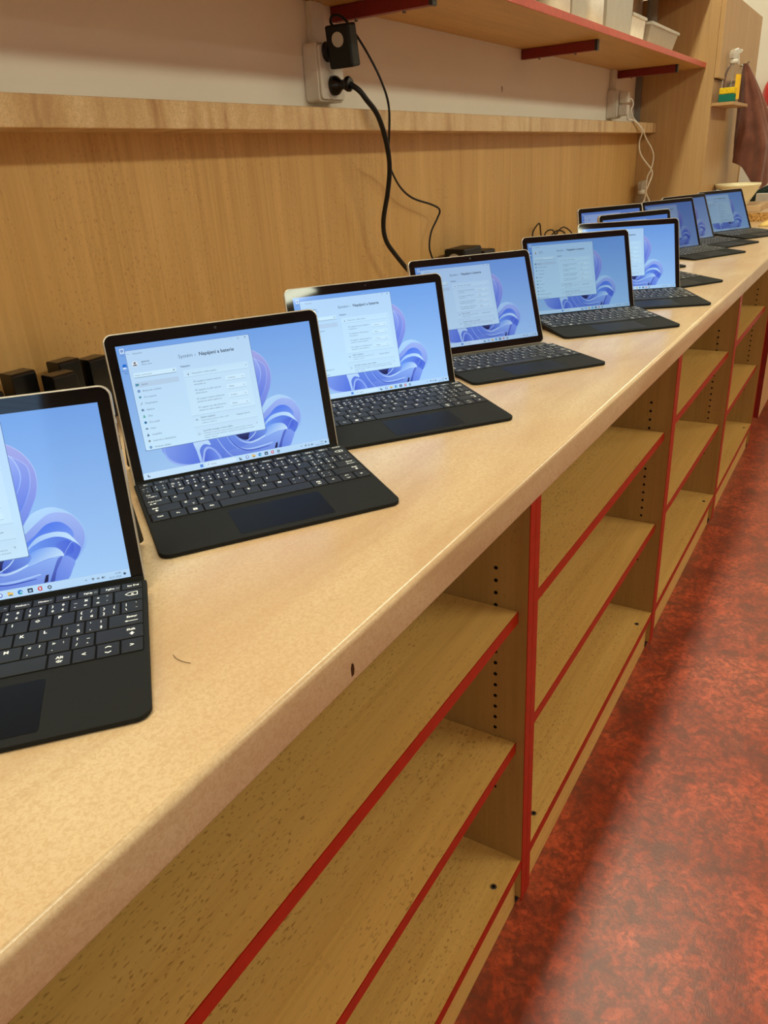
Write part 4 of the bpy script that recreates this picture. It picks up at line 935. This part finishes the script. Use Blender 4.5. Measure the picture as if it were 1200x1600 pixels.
spray(3.925, 0.661, ZN, 0.98, 'clear spray bottle with yellow label on the small cupboard shelf', math.radians(-20))
spray(3.722, 0.950, ZC + 0.0003, 0.98, 'clear spray bottle standing on the worktop behind the white cables', math.radians(-8), False)
# ------------------------------------------------------------------ brown towel on a hook
r = empty('hook', (4.275, 0.69, ZC + 0.60)); tag(r, 'small metal hook on the cupboard front holding the brown towel', 'hook')
put('hook_arm', MB().tube(spline([(4.275, 0.6865, ZC + 0.650), (4.275, 0.668, ZC + 0.647), (4.275, 0.654, ZC + 0.662)], 5), 0.004, 8), 'steel', r)
def towel():
    m = MB(); nu, nv = 56, 40
    for j in range(nv + 1):
        t = j / nv; z = ZC + 0.655 - 0.45 * t; e = min(1, t * 1.5) ** 0.9
        for i in range(nu + 1):
            a = 2 * math.pi * i / nu
            fold = e * (0.014 * math.sin(5 * a + 2.2 * t) + 0.007 * math.sin(9 * a + 1 - t))
            x = 4.275 + 0.05 * t + (0.012 + 0.058 * e + fold) * math.cos(a)
            y = 0.668 - 0.075 * e + (0.010 + 0.076 * e + fold) * math.sin(a)
            zz = z + 0.075 * t * t * math.sin(a + 0.4) + 0.015 * t * math.sin(3 * a)
            m.v.append((x, min(y, 0.684), zz))
    for j in range(nv):
        for i in range(nu): m.face(j * (nu + 1) + i, j * (nu + 1) + i + 1, (j + 1) * (nu + 1) + i + 1, (j + 1) * (nu + 1) + i, smooth=True)
    return m
tw = put('towel', towel(), 'towel'); tag(tw, 'brown towel hanging in folds on the cupboard front', 'towel')
# ------------------------------------------------------------------ things at the far end of the worktop
r = empty('worktop_offcut', (4.30, 0.45, ZC)); tag(r, 'thick chipboard slab with laminate top lying behind the farthest tablet', 'board')
put('chipboard_core', B(4.015, 4.62, 0.305, 0.545, ZC + 0.0003, ZC + 0.036), 'chipboard', r, 0.0006)
put('laminate_top', B(4.015, 4.62, 0.305, 0.545, ZC + 0.0362, ZC + 0.038), 'worktop', r)
r = put('cutting_board', B(4.045, 4.40, 0.497, 0.690, ZC + 0.0383, ZC + 0.063), 'raw_wood', None, 0.0015); tag(r, 'thick wooden board lying on the chipboard slab under the cream bowl', 'board')
def bowl():
    m = MB()
    k_ = 0.84
    prof = [(a * k_, b * 0.80) for a, b in [(0, 0), (0.055, 0), (0.058, 0.004), (0.075, 0.035), (0.098, 0.075), (0.113, 0.105), (0.116, 0.108), (0.116, 0.120), (0.111, 0.120), (0.108, 0.106), (0.092, 0.072), (0.068, 0.032), (0.05, 0.008), (0, 0.007)]]
    seg = 96; n = len(prof)
    for k in range(seg):
        a = 2 * math.pi * k / seg
        for i, (rr, z) in enumerate(prof):
            f = 1 + (0.012 * math.cos(a * 32) if 2 < i < 6 else 0); m.v.append((rr * f * math.cos(a), rr * f * math.sin(a), z))
    for k in range(seg):
        for i in range(n - 1): m.face(k * n + i, ((k + 1) % seg) * n + i, ((k + 1) % seg) * n + i + 1, k * n + i + 1, smooth=True)
    return m
o = link('mixing_bowl', bowl().mesh('mixing_bowl'), 'cream', None, 0, (4.100, 0.610, ZC + 0.0633)); tag(o, 'cream fluted bowl standing on the wooden board at the far end', 'bowl')
r = empty('yellow_cloth', (3.68, 0.415, ZC)); tag(r, 'crumpled pale yellow cloth with a dark crease lying beside the farthest tablet', 'cloth')
def lump(cx, cy, a, b, h_, nz=0.25, seed=1):
    rnd = random.Random(seed); m = MB(); n, k = 26, 9
    ph = [rnd.uniform(0, 6.28) for _ in range(5)]
    for j in range(k + 1):
        t = j / k * math.pi / 2
        for i in range(n):
            u = 2 * math.pi * i / n; f = 1 + nz * (math.sin(3 * u + ph[0]) * 0.5 + math.sin(5 * u + ph[1] + 2 * t) * 0.3 + math.sin(8 * u + ph[2]) * .2)
            m.v.append((cx + a * math.cos(t) * f * math.cos(u), cy + b * math.cos(t) * f * math.sin(u), ZC + 0.0004 + h_ * math.sin(t) * (1 + nz * 0.6 * math.sin(4 * u + ph[3]) * math.cos(t))))
    for j in range(k):
        for i in range(n): m.face(j * n + i, j * n + (i + 1) % n, (j + 1) * n + (i + 1) % n, (j + 1) * n + i, smooth=True)
    m.face(*range(n)[::-1])
    return m
put('cloth_folds', lump(3.83, 0.395, 0.10, 0.062, 0.026, 0.25, 3), 'banana', r)
put('dark_crease', lump(3.745, 0.375, 0.022, 0.012, 0.012, 0.2, 4), 'brown_dark', r)
o = put('rumpled_fabric', lump(4.80, 0.50, 0.10, 0.16, 0.125, 0.22, 5), 'green_dark'); tag(o, 'dark green rumpled fabric heap behind the cream bowl', 'fabric')
o = put('grey_tray', B(4.66, 4.69, 0.42, 0.60, ZC + 0.0004, ZC + 0.085), 'white_bag', None, 0.003); tag(o, 'pale grey tray edge standing between the boards and the dark fabric', 'tray')
r = empty('plastic_bag', (5.40, 0.70, ZC + 0.35)); tag(r, 'red and white plastic bag hanging on the far wall at right picture edge', 'bag')
def bag(cx, cy, z0, z1, a, b, seed):
    rnd = random.Random(seed); m = MB(); n, k = 24, 12; ph = [rnd.uniform(0, 6.28) for _ in range(4)]
    for j in range(k + 1):
        t = j / k; s = (math.sin(math.pi * min(0.97, 0.06 + t * 0.9)) ** 0.5) * (1 - 0.25 * t)
        for i in range(n):
            u = 2 * math.pi * i / n; f = 1 + 0.12 * math.sin(5 * u + ph[0] + 3 * t) + 0.08 * math.sin(7 * u + ph[1])
            m.v.append((cx + a * s * f * math.cos(u), cy + b * s * f * math.sin(u), z0 + (z1 - z0) * t))
    for j in range(k):
        for i in range(n): m.face(j * n + i, j * n + (i + 1) % n, (j + 1) * n + (i + 1) % n, (j + 1) * n + i, smooth=True)
    m.face(*range(n)[::-1]); m.face(*[k * n + i for i in range(n)])
    return m
put('bag_body', bag(5.52, 0.690, ZC + 0.51, ZC + 0.68, 0.065, 0.062, 2), 'red_bag', r)
put('bag_base', bag(5.52, 0.705, ZC + 0.42, ZC + 0.52, 0.07, 0.085, 3), 'white_bag', r)
put('bag_handle', MB().tube([(5.52, 0.705, ZC + 0.69), (5.56, 0.705, ZC + 0.74), (5.599, 0.705, ZC + 0.745)], 0.006, 8), 'white_bag', r)
r = empty('pink_carton', (5.2, 0.62, ZC)); tag(r, 'small white and pink carton behind the dark fabric under the towel', 'carton')
put('carton_body', B(4.915, 4.945, 0.585, 0.68, ZC + 0.0004, ZC + 0.15), 'white_bag', r, 0.002)
put('pink_stripe', B(4.9143, 4.9149, 0.605, 0.618, ZC + 0.02, ZC + 0.13), 'red_bag', r)
# small dark knob with a painted white glint rising behind the farthest tablet
r = empty('bottle_cap', (3.62, 0.612, ZC)); tag(r, 'small dark bottle with a painted white glint on its cap, just above the farthest tablet', 'bottle')
put('bottle_body', MB().lathe([(0, ZC + 0.0004), (0.022, ZC + 0.0004), (0.022, ZC + 0.11), (0.010, ZC + 0.13), (0.010, ZC + 0.14)], 20, 3.62, 0.612), 'black', r)
put('cap', MB().lathe([(0.010, ZC + 0.138), (0.013, ZC + 0.139), (0.013, ZC + 0.158), (0, ZC + 0.160)], 20, 3.62, 0.612), 'black', r)
put('painted_glint', B(3.606, 3.6075, 0.606, 0.618, ZC + 0.143, ZC + 0.157), 'label_white', r)  # white plate put on for the specular glint
